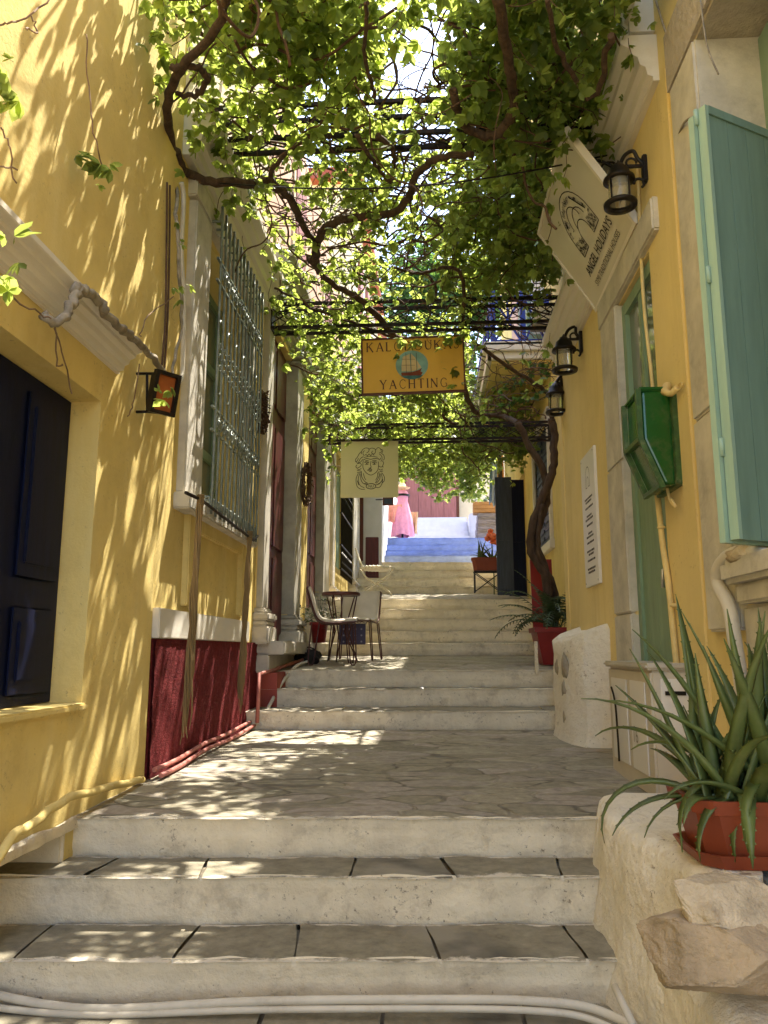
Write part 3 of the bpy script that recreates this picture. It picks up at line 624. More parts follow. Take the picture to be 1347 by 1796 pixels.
# ------------------------------------------------------------------ iron trusses, wire
def truss(label, Y, zb, zt, xl, xr, dep, step):
    t = thing('iron_truss', label, 'truss', ((xl+xr)/2, Y, zb), 'iron trusses spanning the lane')
    b = MB()
    for y in (Y, Y+dep):
        for z in (zb, zt): b.bar((xl, y, z), (xr, y, z), .028)
    b.build('chord', 'iron', t)
    l = MB(); n = int((xr-xl)/step); 
    for k in range(n):
        xa = xl+(xr-xl)*k/n; xb = xl+(xr-xl)*(k+1)/n
        for y in (Y, Y+dep):
            l.bar((xa, y, zb), (xb, y, zt), .008); l.bar((xa, y+.004, zt), (xb, y+.004, zb), .008)
        l.bar((xa, Y, zb), (xb, Y+dep, zb), .010); l.bar((xa, Y+dep, zt), (xb, Y, zt), .010)
    l.build('lattice', 'iron', t)
    for x in (xl+.05, xr-.05):
        s = MB(); s.box((x-.02, Y-.012, zb-.012), (x+.02, Y+dep+.012, zt+.012)); s.build('end_post', 'iron', t)
    for k in range(6):
        for sg in (1, -1):
            x = (xr-.15-k*.16) if sg > 0 else (xl+.15+k*.16)
            s = MB(); s.tube([(x+.055*(1-t2*.06)*math.cos(t2*.7), Y-.01, (zb+zt)/2+.055*(1-t2*.06)*math.sin(t2*.7)) for t2 in range(13)], .006, 5); s.build('scroll', 'iron', t)
truss('rusty iron truss nearest the viewer, above the diamond hung white board', 4.8, onY(640, 236, 4.8).z, onY(640, 180, 4.8).z, LX, RX, .16, .33)
truss('rusty iron truss just above the yellow painted sign', 7.1, 4.31, 4.55, LX, RX+.02, .16, .34)
truss('rusty iron truss carrying the square cream sign with a head', 10.0, 3.96, 4.17, -1.36, KX, .16, .34)
w = MB(); w.tube([Vector((LX+3.0*i/24-.02, 4.75, 4.36+.12*i/24-.16*math.sin(math.pi*i/24))) for i in range(25)], .006, 5)
solo(w.build('wire_cable', 'black_iron'), 'thin black cable sagging across the lane under the leaves', 'cable')

# ------------------------------------------------------------------ signs
GL = {  # letters as pen strokes: (thick?, points), unit cap height
 'K': [(1, [(0, 0), (0, 1)]), (0, [(.55, 1), (.02, .45)]), (1, [(.2, .6), (.62, -.08)])], 'A': [(0, [(0, 0), (.33, 1)]), (1, [(.33, 1), (.66, 0)]), (0, [(.12, .36), (.54, .36)])],
 'L': [(1, [(0, 1), (0, 0)]), (0, [(0, 0), (.42, 0), (.42, .12)])], 'D': [(1, [(0, 0), (0, 1)]), (0, [(0, 1), (.28, .98), (.5, .82), (.6, .5), (.5, .18), (.28, .02), (0, 0)])],
 'O': [(0, [(.38+.38*math.cos(a*math.pi/10), .5+.52*math.sin(a*math.pi/10)) for a in range(21)])], 'U': [(1, [(0, 1), (0, .32), (.1, .08), (.3, 0)]), (0, [(.3, 0), (.5, .08), (.58, .32), (.58, 1)])],
 'S': [(0, [(.4, .82), (.36, .96), (.2, 1.0), (.05, .9), (.04, .72), (.2, .55)]), (1, [(.2, .55), (.38, .4)]), (0, [(.38, .4), (.42, .2), (.3, .03), (.12, 0), (0, .08), (0, .2)])],
 'Y': [(1, [(0, 1), (.3, .48), (.3, 0)]), (0, [(.6, 1), (.3, .48)])], 'C': [(0, [(.62, .8), (.48, .97), (.28, 1), (.08, .82), (0, .5), (.08, .18), (.28, 0), (.48, .03), (.62, .18)])],
 'H': [(1, [(0, 0), (0, 1)]), (1, [(.55, 0), (.55, 1)]), (0, [(0, .5), (.55, .5)])], 'T': [(1, [(.3, 0), (.3, 1)]), (0, [(0, .9), (0, 1), (.6, 1), (.6, .9)])], 'I': [(1, [(0, 0), (0, 1)])],
 'N': [(0, [(0, 0), (0, 1)]), (1, [(0, 1), (.6, 0)]), (0, [(.6, 0), (.6, 1)])], 'G': [(0, [(.62, .8), (.48, .97), (.28, 1), (.08, .82), (0, .5), (.08, .18), (.28, 0), (.5, .04), (.62, .15), (.62, .42), (.45, .42)])]}
SER = {'K': [(0, 0), (0, 1), (.55, 1)], 'A': [(0, 0), (.66, 0)], 'L': [(0, 1), (0, 0)], 'D': [], 'O': [], 'U': [(0, 1), (.58, 1)], 'S': [], 'Y': [(.3, 0), (0, 1), (.6, 1)], 'C': [], 'H': [(0, 0), (0, 1), (.55, 0), (.55, 1)], 'T': [(.3, 0)], 'I': [(0, 0), (0, 1)], 'N': [(0, 0), (.6, 1)], 'G': []}
def letters(mb, txt, u0, u1, v0, h, o, u, v):
    wd = {c: max(p[0] for _, st in GL[c] for p in st) for c in set(txt)}
    tot = sum(wd[c] for c in txt)*h; gap = (u1-u0-tot)/(len(txt)-1); x = u0; lift = 0
    for c in txt:
        for th, st in GL[c]:
            lift += .00004; oo = Vector(o)+Vector(u).cross(Vector(v))*lift
            mb.ribbon(oo, u, v, [(x+p[0]*h, v0+p[1]*h) for p in st], (.135 if th else .072)*h)
        for sx, sy in SER[c]:
            lift += .00004; oo = Vector(o)+Vector(u).cross(Vector(v))*lift
            mb.ribbon(oo, u, v, [(x+(sx-.11)*h, v0+sy*h), (x+(sx+.11)*h, v0+sy*h)], .05*h)
        x += wd[c]*h+gap
P0 = onY(637, 692, 7.12); P1 = onY(815, 685, 7.12); P2 = onY(637, 598, 7.12)
W = (P1-P0).length; Hh = (P2-P0).length; su = (P1-P0).normalized(); svv = Vector((0, 0, 1)); svv = (svv-su*svv.dot(su)).normalized(); sn = su.cross(svv)   # sn looks down the lane, to the viewer
if sn.y > 0: sn = -sn
t = thing('hanging_sign', 'yellow painted sign with sailing ship hanging from the truss', 'sign', P0)
b = MB(); b.obox(P0+sn*-.018, su*W, svv*Hh, sn*.034); b.build('board', 'sign_yellow', t)
b = MB()
for o, a, c in ((-.012, W+.024, 0),): 
    b.obox(P0-su*.012-svv*.012-sn*.022, su*(W+.024), svv*.016, sn*.044); b.obox(P0-su*.012+svv*(Hh-.004)-sn*.022, su*(W+.024), svv*.016, sn*.044)
    b.obox(P0-su*.012+svv*.0042-sn*.0218, su*.016, svv*(Hh-.0086), sn*.0436); b.obox(P0+su*(W-.004)+svv*.0042-sn*.0218, su*.016, svv*(Hh-.0086), sn*.0436)
b.build('frame', 'sign_frame', t)
so = P0+sn*.0175; q = MB(); q.disc(so, su, svv, [(W*.49+.155*math.cos(a*.2), Hh*.50+.145*math.sin(a*.2)*(1.0)) for a in range(31)]); q.build('picture_ground', 'ship_sky', t)
so = P0+sn*.019; q = MB()
cx, cy = W*.49, Hh*.50
q.disc(so, su, svv, [(cx-.10, cy-.06), (cx-.10, cy+.0), (cx-.085, cy+.085), (cx-.02, cy+.11), (cx-.012, cy-.065)]); q.disc(so, su, svv, [(cx-.006, cy-.065), (cx-.006, cy+.115), (cx+.035, cy+.07), (cx+.055, cy-.05)]); q.disc(so, su, svv, [(cx+.058, cy-.045), (cx+.045, cy+.05), (cx+.09, cy-.03)]); q.build('painted_sail', 'ship_sail', t)
q = MB(); q.disc(so+sn*.0004, su, svv, [(cx-.10, cy-.115), (cx-.105, cy-.075), (cx+.0, cy-.072), (cx+.06, cy-.055), (cx+.095, cy-.035), (cx+.08, cy-.07), (cx+.10, cy-.078), (cx+.085, cy-.11)]); q.build('painted_hull', 'ship_hull', t)
q = MB(); q.disc(so+sn*.0008, su, svv, [(cx-.125, cy-.085), (cx-.10, cy-.105), (cx+.105, cy-.108), (cx+.075, cy-.132), (cx, cy-.146), (cx-.08, cy-.128)]); q.build('painted_sea', 'ship_sea', t)
q = MB(); so = P0+sn*.0205
letters(q, 'KALODOUKAS', W*.05, W*.955, Hh*.775, .088, so, su, svv); letters(q, 'YACHTING', W*.175, W*.825, Hh*.07, .088, so, su, svv)
for x in (-.055, -.009, .045): q.ribbon(so, su, svv, [(cx+x, cy-.08), (cx+x, cy+.12)], .004)
q.ribbon(so, su, svv, [(cx-.10, cy-.0), (cx+.03, cy-.005)], .003); q.ribbon(so, su, svv, [(cx-.095, cy+.06), (cx+.03, cy+.055)], .003); q.build('lettering', 'ink_brown', t)
b = MB()
for x in (.06, W-.06): b.tube([P0+su*x+svv*Hh, P0+su*x+svv*Hh+Vector((0, 0, .24))], .004, 5)
b.build('hanger', 'black_iron', t)
# cream square sign with the drawn head
P0 = onY(597, 873, 10.02); W = .762; su = Vector((1, 0, 0)); sv = Vector((0, 0, 1)); sn = Vector((0, -1, 0)); Hh = .775
t = thing('hanging_sign', 'square cream sign with line drawing of a classical head', 'sign', P0)
b = MB(); b.box(P0, P0+Vector((W, .022, Hh)), bev=.004); b.build('board', 'sign_cream', t)
so = P0+sn*.0015; q = MB(); lw = .0075
def hp(*pts): return [((x-90)/1135*W, (1200-y)/1125*Hh) for x, y in pts]
cnt = [0]
def ln(w, *pts, closed=False):
    P = [(p.x, p.y) for p in smoothpath([(a, b, 0) for a, b in hp(*pts)], 4)]; cnt[0] += 1
    q.ribbon(so+sn*.00006*cnt[0], su, sv, P, lw*w)
ln(1, (535, 480), (528, 560), (535, 630), (570, 690), (620, 740), (690, 765), (760, 735), (815, 680), (835, 600), (830, 500))            # face
ln(1.1, (535, 470), (600, 440), (680, 455), (760, 440), (830, 450)); ln(.9, (545, 420), (640, 400), (740, 400), (820, 420))                # fillet
ln(1, (565, 495), (600, 478), (650, 492)); ln(1.4, (560, 520), (600, 505), (650, 525)); ln(.9, (570, 555), (605, 560), (640, 545)); ln(2.2, (600, 525), (610, 548))
ln(1, (710, 495), (750, 475), (800, 490)); ln(1.4, (715, 525), (755, 505), (800, 520)); ln(.9, (720, 555), (755, 560), (795, 545)); ln(2.2, (752, 522), (758, 550))
ln(1, (690, 490), (680, 560), (690, 600), (675, 630)); ln(1.6, (645, 625), (670, 636), (695, 628)); ln(1.8, (620, 672), (650, 662), (680, 668), (710, 660)); ln(1, (650, 690), (680, 695), (705, 682))
for c in [((500, 350), (505, 290), (545, 245), (600, 230), (650, 250), (640, 300), (600, 330)), ((540, 380), (530, 320), (560, 280)), ((640, 260), (700, 235), (760, 250), (780, 300), (750, 350), (700, 330), (720, 290)),
          ((780, 270), (830, 225), (880, 260), (890, 320), (850, 330)), ((560, 380), (590, 360), (620, 395)), ((620, 390), (650, 350), (680, 390)), ((680, 390), (720, 350), (750, 380)), ((880, 260), (920, 280), (910, 330)),
          ((500, 300), (450, 350), (420, 410), (385, 450), (385, 500), (420, 480), (440, 430)), ((440, 520), (480, 440), (540, 400)), ((400, 500), (430, 530), (490, 500), (530, 450)), ((410, 560), (390, 600), (420, 625), (470, 600), (500, 560), (470, 530), (420, 540)),
          ((420, 640), (460, 655), (500, 630)), ((415, 670), (500, 690)), ((415, 715), (500, 718)), ((890, 340), (940, 380), (950, 450), (930, 480)), ((850, 350), (900, 400), (905, 470), (880, 500)), ((830, 440), (860, 470), (880, 430)),
          ((910, 490), (940, 530), (920, 580), (930, 620)), ((840, 590), (880, 610), (920, 600)), ((840, 650), (880, 670), (920, 650)), ((860, 700), (925, 690)), ((500, 690), (510, 800), (560, 880), (610, 920)), ((540, 730), (560, 810), (590, 860)),
          ((840, 700), (850, 780), (810, 870), (770, 920)), ((820, 720), (815, 800), (780, 870)), ((440, 730), (400, 820), (400, 920), (430, 1000), (500, 1040), (570, 1040)), ((470, 730), (440, 830), (450, 920), (490, 980), (560, 1010)),
          ((490, 740), (490, 840), (530, 920), (600, 950)), ((420, 870), (450, 960)), ((900, 720), (950, 800), (950, 880), (900, 930)), ((890, 740), (910, 830), (890, 900), (800, 960)), ((870, 740), (860, 850), (790, 930)), ((920, 850), (900, 950), (850, 1010), (790, 1010)),
          ((560, 930), (620, 920), (600, 950)), ((780, 960), (850, 940), (900, 880))]: ln(1.0, *c)
ln(1.2, *[(690+95*math.cos(a*math.pi/12), 985+52*math.sin(a*math.pi/12)) for a in range(25)])
q.text('NU', so+su*((692-90)/1135*W)+sv*((1008-0)*0+(1200-1010)/1125*Hh)+sn*.004, su, sv, .05)
q.build('line_drawing', 'ink', t)
b = MB()
for x in (.05, W-.05): b.tube([P0+Vector((x, .01, Hh)), P0+Vector((x, .01, Hh+.03))], .005, 5)
b.build('hanger', 'black_iron', t)
# white board canted out over the green door
A = Vector((1.275, 4.466, 3.787)); B = Vector((1.275, 5.62, 3.745)); D = Vector((.872, 4.466, 4.44))
su = (A-B).normalized(); W = (A-B).length; Hh = (D-A).length; sv = (D-A); sv = (sv-su*sv.dot(su)).normalized(); sn = su.cross(sv)
if sn.z > 0: sn = -sn
t = thing('sign_board', 'white board with arch emblem leaning out above the green door', 'sign', B)
b = MB(); b.obox(B, su*W, sv*Hh, sn*-.03); b.build('board', 'panel_white', t)
b = MB()
for o, a, c in ((B-su*.012-sv*.012, su*(W+.024), sv*.024), (B-su*.012+sv*(Hh-.012), su*(W+.024), sv*.024), (B-su*.012+sv*.0122, su*.024, sv*(Hh-.0244)), (B+su*(W-.012)+sv*.0122, su*.024, sv*(Hh-.0244))): b.obox(o+sn*.010, a, c, sn*-.05)
b.build('frame', 'white_moulding', t)
so = B+sn*.002
q = MB(); cxx = W*.52; hw = .235; v0 = .27; vt = Hh*.93
def rb(pts, w, k=[0]): k[0] += 1; q.ribbon(so+sn*.00005*k[0], su, sv, pts, w)
def arch(c, hw, vb, va, n=14): return [(c-hw, vb)]+[(c-hw*math.cos(math.pi*i/n), va+hw*1.15*math.sin(math.pi*i/n)) for i in range(n+1)]+[(c+hw, vb)]
VO = .38
rb(arch(cxx, hw, v0, VO), .008); rb(arch(cxx, .09, v0, .33), .007); rb([(cxx-hw, v0), (cxx-.09, v0)], .007); rb([(cxx+.09, v0), (cxx+hw, v0)], .007)
rb([(cxx-.14, v0+.17)]+[(cxx-.02-.10*math.cos(math.pi*i/10), v0+.17+.12*math.sin(math.pi*i/10)) for i in range(11)], .007); rb([(cxx+.04-.10*math.cos(math.pi*i/10), v0+.14+.10*math.sin(math.pi*i/10)) for i in range(11)], .007)
rb([(cxx+.10, VO+.2), (cxx+.19, VO+.03)], .012)
for k in range(150):
    a = random.uniform(.05, .95)*math.pi; side = random.random()
    if side < .6: x = cxx+random.choice((-1, 1))*random.uniform(.10, hw-.015); y = random.uniform(v0+.01, VO)
    else: x = cxx+hw*.86*math.cos(a); y = VO+hw*.86*1.15*math.sin(a)*random.uniform(.85, 1)
    r = random.uniform(.007, .016); th = random.uniform(0, 6); rb([(x+r*math.cos(th+i*2.1), y+r*math.sin(th+i*2.1)) for i in range(4)], .004)
rb([(cxx-.13+.022*math.cos(i*.7), VO+.12+.022*math.sin(i*.7)) for i in range(10)], .004)
q.text('ANGEL HOLIDAYS', so+su*W*.53+sv*.155+sn*.006, su, sv, .098, xs=.86); q.text('ANGEL HOLIDAYS', so+su*(W*.53+.003)+sv*.1565+sn*.0064, su, sv, .098, xs=.86)
q.build('lettering', 'ink', t); q = MB(); q.text('SYMI TRADITIONAL HOUSES', so+su*W*.53+sv*.065+sn*.006, su, sv, .062, xs=.86); q.build('lettering', 'ink', t)
b = MB()
for s in (.12, W-.12): b.tube([B+su*s+sv*.01+sn*-.03, B+su*s+sv*.01+sn*-.03+Vector((.05, 0, -.03))], .008, 6)
for s in (.30, W-.22): 
    m0 = B+su*s+sv*(Hh*.82)+sn*-.03; b.tube(smoothpath([m0, m0+Vector((.10, 0, .05)), Vector((RX-.12, m0.y, m0.z+.02)), Vector((RX, m0.y, m0.z-.08))], 5), .011, 6)
    b.tube([Vector((RX-.10+.06*math.cos(i*.6), m0.y, m0.z-.03+.06*math.sin(i*.6))) for i in range(9)], .008, 5)
b.build('bracket', 'black_iron', t)
# information plaque
t = thing('info_plaque', 'white wall plaque with arch emblem and lines of grey text', 'plaque', (RX, 6.25, 1.7))
b = MB(); b.box((RX-.022, 5.98, 1.72), (RX+.001, 6.50, 2.79), bev=.002); b.build('board', 'plaque_white', t)
q = MB(); so = Vector((RX-.0235, 6.50, 1.72)); su = Vector((0, -1, 0)); sv = Vector((0, 0, 1))
def rb2(pts, w): q.ribbon(so, su, sv, pts, w)
rb2(arch(.26, .075, .79, .87, 10), .006); rb2(arch(.26, .03, .79, .84, 8), .005); rb2([(.185, .79), (.23, .79)], .005); rb2([(.29, .79), (.335, .79)], .005)
for i, (a, b2) in enumerate(((.12, .40), (.15, .36), (.13, .41), (.17, .35), (.12, .40), (.16, .37), (.2, .34), (.13, .38), (.14, .40), (.12, .40), (.18, .36), (.13, .41), (.12, .40), (.14, .38))):
    v = .72-i*.047-(.02 if i % 3 == 0 else 0); x = a
    while x < b2: l = random.uniform(.018, .05); rb2([(x, v), (min(x+l, b2+.01), v)], .016); x += l+.010
q.build('lettering', 'coal' if 'coal' in MATS else 'ink', t)
q = MB()
for y in (6.01, 6.47):
    for z in (1.75, 2.76): q.blob((RX-.024, y, z), (.004, .008, .008), 1, 0)
q.build('screw', 'steel', t)

# ------------------------------------------------------------------ lanterns
def lantern(px, py, Y, pw, label, k=1.0):
    c = onY(px, py, Y); wx = RX if Y < 7.6 else KX-.0
    t = thing('wall_lantern', label, 'lantern', (c.x, Y, c.z), 'black wall lanterns on curled brackets')
    r = .078*k; h = .17*k; z0 = c.z-h*.5; o = Vector((c.x, Y, z0))
    b = MB(); b.lathe(o, [(r*.98, -.012), (r*1.35, -.012), (r*1.38, .006), (r*1.2, .016), (r*.9, .018), (r*.86, -.010), (r*.98, -.012)], 24); b.build('base_ring', 'black_iron', t)
    b = MB(); b.lathe(o, [(r*.88, .015), (r*.90, h*.5), (r*.88, h)], 24); b.build('glass', 'lamp_glass', t)
    for i in range(4): a = i*math.pi/2+.6; b = MB(); b.tube([o+Vector((r*math.cos(a), r*math.sin(a), .01)), o+Vector((r*math.cos(a), r*math.sin(a), h))], .006*k, 6); b.build('cage_bar', 'black_iron', t)
    b = MB(); b.lathe(o, [(r*.8, h-.004), (r*1.32, h-.002), (r*1.28, h+.012), (r*.95, h+.035), (r*.85, h+.075*k), (r*.5, h+.10*k), (r*.42, h+.115*k), (r*.2, h+.125*k), (.001, h+.15*k)], 24); b.build('cap', 'black_iron', t)
    b = MB(); top = o+Vector((0, 0, h+.09*k)); wl = Vector((wx-.02, Y, top.z+.02))
    b.tube(smoothpath([top+Vector((0, 0, .0)), top+Vector((.04, 0, .09*k)), top+Vector((.10*k, 0, .12*k)), Vector((wx-.05, Y, top.z+.06)), wl], 5), .013*k, 8)
    b.bar(top+Vector((.03, 0, .01)), wl+Vector((0, 0, -.01)), .018*k)
    b.tube([top+Vector((.085*k+.03*math.cos(i*.5), 0, .035*k+.03*math.sin(i*.5))) for i in range(13)], .008*k, 6)
    b.tube([wl+Vector((-.03+.03*math.cos(i*.6-1), 0, -.135*k+.03*math.sin(i*.6-1))) for i in range(8)], .010*k, 6)
    b.box((wx-.028, Y-.025, wl.z-.13*k), (wx+.002, Y+.025, wl.z+.06*k), bev=.006); b.build('bracket', 'black_iron', t)
lantern(1087, 338, 4.26, 50, 'largest black wall lantern overlapping the white arch board', .9)
lantern(990, 632, 6.3, 34, 'black wall lantern between the arch board and the balcony edge')
lantern(976, 708, 7.3, 26, 'smallest black wall lantern under the balcony by the leaning trunk')

# ------------------------------------------------------------------ boxes on the right wall
t = thing('meter_box', 'large glossy green metal box with tapered bottom on the yellow wall', 'box', (RX-.1, 4.15, 2.05))
def cabinet(Y0, Y1, x0, zt, zm, zbt, mi, sc_=1):
    b = MB(); xm = x0+.035
    P = lambda y, e: [(x0+e, y, zt), (RX-.03, y, zt+.01), (RX-.03, y, zbt), (xm+.06, y, zbt), (x0+e, y, zm)]
    a, c = P(Y0, .0), P(Y1, .0); n = 5
    b.add(a+c, [tuple(range(5)), tuple(range(9, 4, -1))]+[(i, i+5, (i+1) % 5+5, (i+1) % 5) for i in range(5)]); return b
bm_ = cabinet(4.0, 4.30, 1.115, 2.56, 2.30, 2.055, 0); bd = bm_.build('body', 'box_green', t)
bv = bd.modifiers.new('bevel', 'BEVEL'); bv.width = .018; bv.segments = 3
b = MB(); Yr = 3.985
for (xa, za), (xb, zb_) in (((1.10, 2.30), (1.10, 2.57)), ((1.10, 2.30), (1.20, 2.04)), ):
    b.bar((xa, 4.002, za), (xb, 4.002, zb_), .026); b.bar((xa, 4.298, za), (xb, 4.298, zb_), .026)
b.bar((1.10, 4.0, 2.30), (1.10, 4.30, 2.30), .024); b.bar((1.19, 4.0, 2.05), (1.19, 4.30, 2.05), .024); b.build('rim', 'box_green_rim', t)
b = MB(); b.box((1.10, 3.99, 2.555), (RX-.04, 4.31, 2.58), bev=.008); b.build('lid', 'box_green', t)
b = MB(); b.box((1.262, 3.965, 2.05), (RX+.002, 4.34, 2.55), bev=.004); b.build('back_plate', 'box_green_rim', t)
k = MB(); k.tube(smoothpath([(RX-.03, 4.05, 2.60), (RX-.06, 3.99, 2.55), (RX-.05, 3.93, 2.52), (RX-.03, 3.88, 2.535)], 5), [.024]*6+[.017]*9+[.013], 9)
k.tube([(RX-.03+.0*i, 3.85+.04*math.cos(i*.5), 2.53+.016*math.sin(i*.5)) for i in range(13)], .005, 5)
solo(k.build('conduit_stub', 'yellow_conduit'), 'stub of yellow conduit with looped wires beside the glossy green box', 'conduit')
k = MB(); k.tube(smoothpath([(RX-.05, 4.10, 2.06), (RX-.05, 4.06, 1.98), (RX-.045, 4.00, 1.94), (RX-.05, 4.05, 1.99)], 5), .008, 6)
solo(k.build('cable', 'yellow_conduit'), 'short yellow cable loop hanging below the glossy green box', 'cable')
k = MB(); k.tube(smoothpath([onX(1153, 868, RX-.02), onX(1163, 960, RX-.02), onX(1172, 1020, RX-.02), onX(1182, 1120, RX-.02), onX(1188, 1180, RX-.02)], 5), .017, 8)
for a in (onX(1160, 925, RX-.02), onX(1183, 1062, RX-.02)): k.blob(a, (.024, .024, .012), 2, 0)
solo(k.build('conduit', 'yellow_conduit'), 'yellow painted conduit running down beside the green door', 'conduit')
k = MB(); k.tube(smoothpath([onX(1108, 268, RX-.015), onX(1118, 300, RX-.012), onX(1123, 420, RX-.012), onX(1130, 540, RX-.012), onX(1141, 640, RX-.012), onX(1146, 690, RX-.012)], 5), .011, 7)
solo(k.build('conduit', 'yellow_conduit'), 'thin yellow conduit climbing from the glossy green box past the lantern', 'conduit')
k = MB(); k.tube(smoothpath([onX(1150, 0, RX-.02), onX(1162, 40, RX-.02), onX(1180, 100, RX-.02), onX(1180, 190, RX-.02), onX(1187, 238, RX-.03), onX(1200, 215, RX-.06), onX(1215, 205, RX-.06)], 5), .006, 6)
k.tube(smoothpath([onX(1228, 0, RX-.06), onX(1240, 80, RX-.06), onX(1260, 130, RX-.06)], 5), .004, 6)
solo(k.build('wire', 'pale_bark'), 'grey wire draped down the yellow wall beside the window lintel', 'wire')
t = thing('letter_box', 'small dark green letter box on the white door beyond the plaque', 'box', (KX-.1, 7.6, 2.0))
b = MB(); c0 = onY(989, 868, 7.5); c1 = onY(1013, 930, 7.5); b.box((c0.x, 7.5, c1.z), (RX+.12, 7.56, c0.z), bev=.01); b.build('body', 'box_green_dark', t)
b = MB(); b.box((c0.x-.008, 7.49, c0.z-.02), (RX+.12, 7.57, c0.z+.012), bev=.004); b.build('lid', 'box_green_dark', t)
# cabinet by the steps
t = thing('meter_cabinet', 'pale plastic meter cabinet on stone base behind the aloe', 'cabinet', (1.25, 4.3, .5))
b = MB(); b.box((1.085, 4.02, .50), (RX+.25, 4.95, 1.12), bev=.012); b.build('body', 'cabinet_plastic', t)
b = MB(); b.box((1.06, 4.0, 1.121), (RX+.22, 4.97, 1.155), bev=.012); b.build('top', 'marble', t)
b = MB(); b.box((1.078, 4.12, .60), (1.0845, 4.42, 1.06), bev=.003); b.box((1.078, 4.50, .60), (1.0845, 4.86, 1.06), bev=.003); b.build('panel', 'plaque_white', t)
b = MB(); b.box((1.13, 4.012, .80), (1.27, 4.019, 1.08), bev=.003); b.build('panel', 'plaque_white', t)
b = MB(); b.box((1.15, 4.007, 1.0), (1.25, 4.0115, 1.02)); b.build('slot', 'inside_shade', t)
b = MB(); b.text('16', Vector((1.0765, 4.34, .74)), Vector((0, -1, 0)), Vector((0, 0, 1)), .11); b.build('number', 'grey_marble', t)
k = MB(); k.tube(smoothpath([onX(1072, 1205, 1.06), onX(1079, 1235, 1.06), onX(1084, 1300, 1.06), onX(1086, 1335, 1.06)], 5), .006, 5)
solo(k.build('cable', 'black_iron'), 'short black cable hanging against the meter cabinet', 'cable')
# whitewashed masonry block beside the middle steps
b = MB(); n = 14
rows = []
zs = [.45, .6, .75, .9, 1.05, 1.18, 1.27, 1.31]
path = [(1.9, 5.80), (1.22, 5.82), (1.08, 5.90), (1.01, 6.1), (.995, 6.35), (1.01, 6.65), (1.08, 6.85), (1.3, 6.95), (1.9, 6.95)]
pp = smoothpath([(a, c, 0) for a, c in path], 5); nb = len(pp)
for j, z in enumerate(zs):
    for i, p in enumerate(pp):
        k_ = .02*j/len(zs)+(.05 if j == len(zs)-1 else 0)-(.05 if j == 0 else 0)
        d = .03*mnoise.noise(Vector((p.x*5, p.y*5, z*5)))
        b.v.append((p.x+k_+d, p.y+(k_ if p.y < 6 else 0)+d, z+(.10*max(0, min(1, (p.x-.98)/.25)) if j > 4 else 0)+.03*mnoise.noise(Vector((p.x*3, p.y*3, 2)))*(j > 4)))
for j in range(len(zs)-1):
    for i in range(nb-1): a = j*nb+i; b.f.append((a, a+nb, a+nb+1, a+1)); b.m.append(0); b.sm.append(True)
b.f.append(tuple((len(zs)-1)*nb+i for i in range(nb-1, -1, -1))); b.m.append(0); b.sm.append(False)
t = thing('masonry_block', 'lumpy whitewashed masonry block beside the middle steps, under the plaque', 'plinth', (1.1, 6.5, .5)); b.build('body', 'rough_limewash', t)
for y, z, r in ((6.12, 1.10, .10), (6.16, .92, .08), (6.15, .72, .07), (6.45, 1.08, .07), (6.42, .66, .06)): q = MB(); q.blob((1.022, y, z), (.028, r*.9, r), 2, .35, 3, 0, y); q.build('bare_stone', 'grey_rock_patch', t)
q = MB(); q.obox((.99, 7.62, L2-.03), (.03, 0, 0), (0, .04, 0), (.0, 0, .30)); q.build('upright', 'whitewash', t)
# low whitewashed wall with the planter
t = thing('low_wall', 'rough whitewashed low wall edging the lower steps, under the orange planter', 'wall', (1.0, 2.9, 0))
b = MB(); zs = [-.75, -.3, -.15, -.05, .03, .1, .17, .24, .31, .38, .44, .49, .53, .56, .58, .59]
path = [(1.9, 3.72), (.86, 3.70), (.74, 3.62), (.70, 3.35), (.71, 3.0), (.77, 2.62), (.82, 2.45), (.90, 2.41), (.955, 2.45), (.96, 2.62), (1.2, 2.66), (1.9, 2.66)]
pp = smoothpath([(a, c, 0) for a, c in path], 9); nb = len(pp)
for j, z in enumerate(zs):
    for i, p in enumerate(pp):
        o = (.10*(1-(z+.1)/.75) if z > -.1 else .11)-(.018 if j >= 14 else 0)-(.04 if j >= 15 else 0); inn = 1 if (p.x < .84) else 0
        d = .026*mnoise.noise(Vector((p.x*5, p.y*5, z*5)))+.010*mnoise.noise(Vector((p.x*16, p.y*16, z*16)))
        b.v.append((p.x-o*inn+d, p.y+d*.7, z+.012*mnoise.noise(Vector((p.x*5, p.y*5, 9)))))
for j in range(len(zs)-1):
    for i in range(nb-1): a = j*nb+i; b.f.append((a, a+nb, a+nb+1, a+1)); b.m.append(0); b.sm.append(True)
b.f.append(tuple((len(zs)-1)*nb+i for i in range(nb-1, -1, -1))); b.m.append(0); b.sm.append(False)
b.build('body', 'rough_limewash', t)
b = MB(); b.box((.955, 2.40, .52), (1.9, 2.655, .588), bev=.02); b.build('slab', 'window_stone', t)
b = MB(); b.box((.97, 2.60, .2), (1.9, 2.64, .55)); b.build('recess_shade', 'inside_shade', t)  # near-black sheet at the niche back, the cavity's shade put into its colour
b = MB(); nx, ny = 40, 30
for j in range(ny+1):
    for i in range(nx+1):
        x = .70+(1.7-.70)*i/nx; y = 1.55+(2.62-1.55)*j/ny
        d = .02*mnoise.noise(Vector((x*6, y*6, 3)))+.008*mnoise.noise(Vector((x*20, y*20, 3)))
        e = min(1, min((x-.70)/.06, (y-1.55)/.06)); b.v.append((x-.05*(y-2.62), y, .325+d-.05*(1-e)**2))
for j in range(ny):
    for i in range(nx): a = j*(nx+1)+i; b.f.append((a, a+1, a+nx+2, a+nx+1)); b.m.append(0); b.sm.append(True)
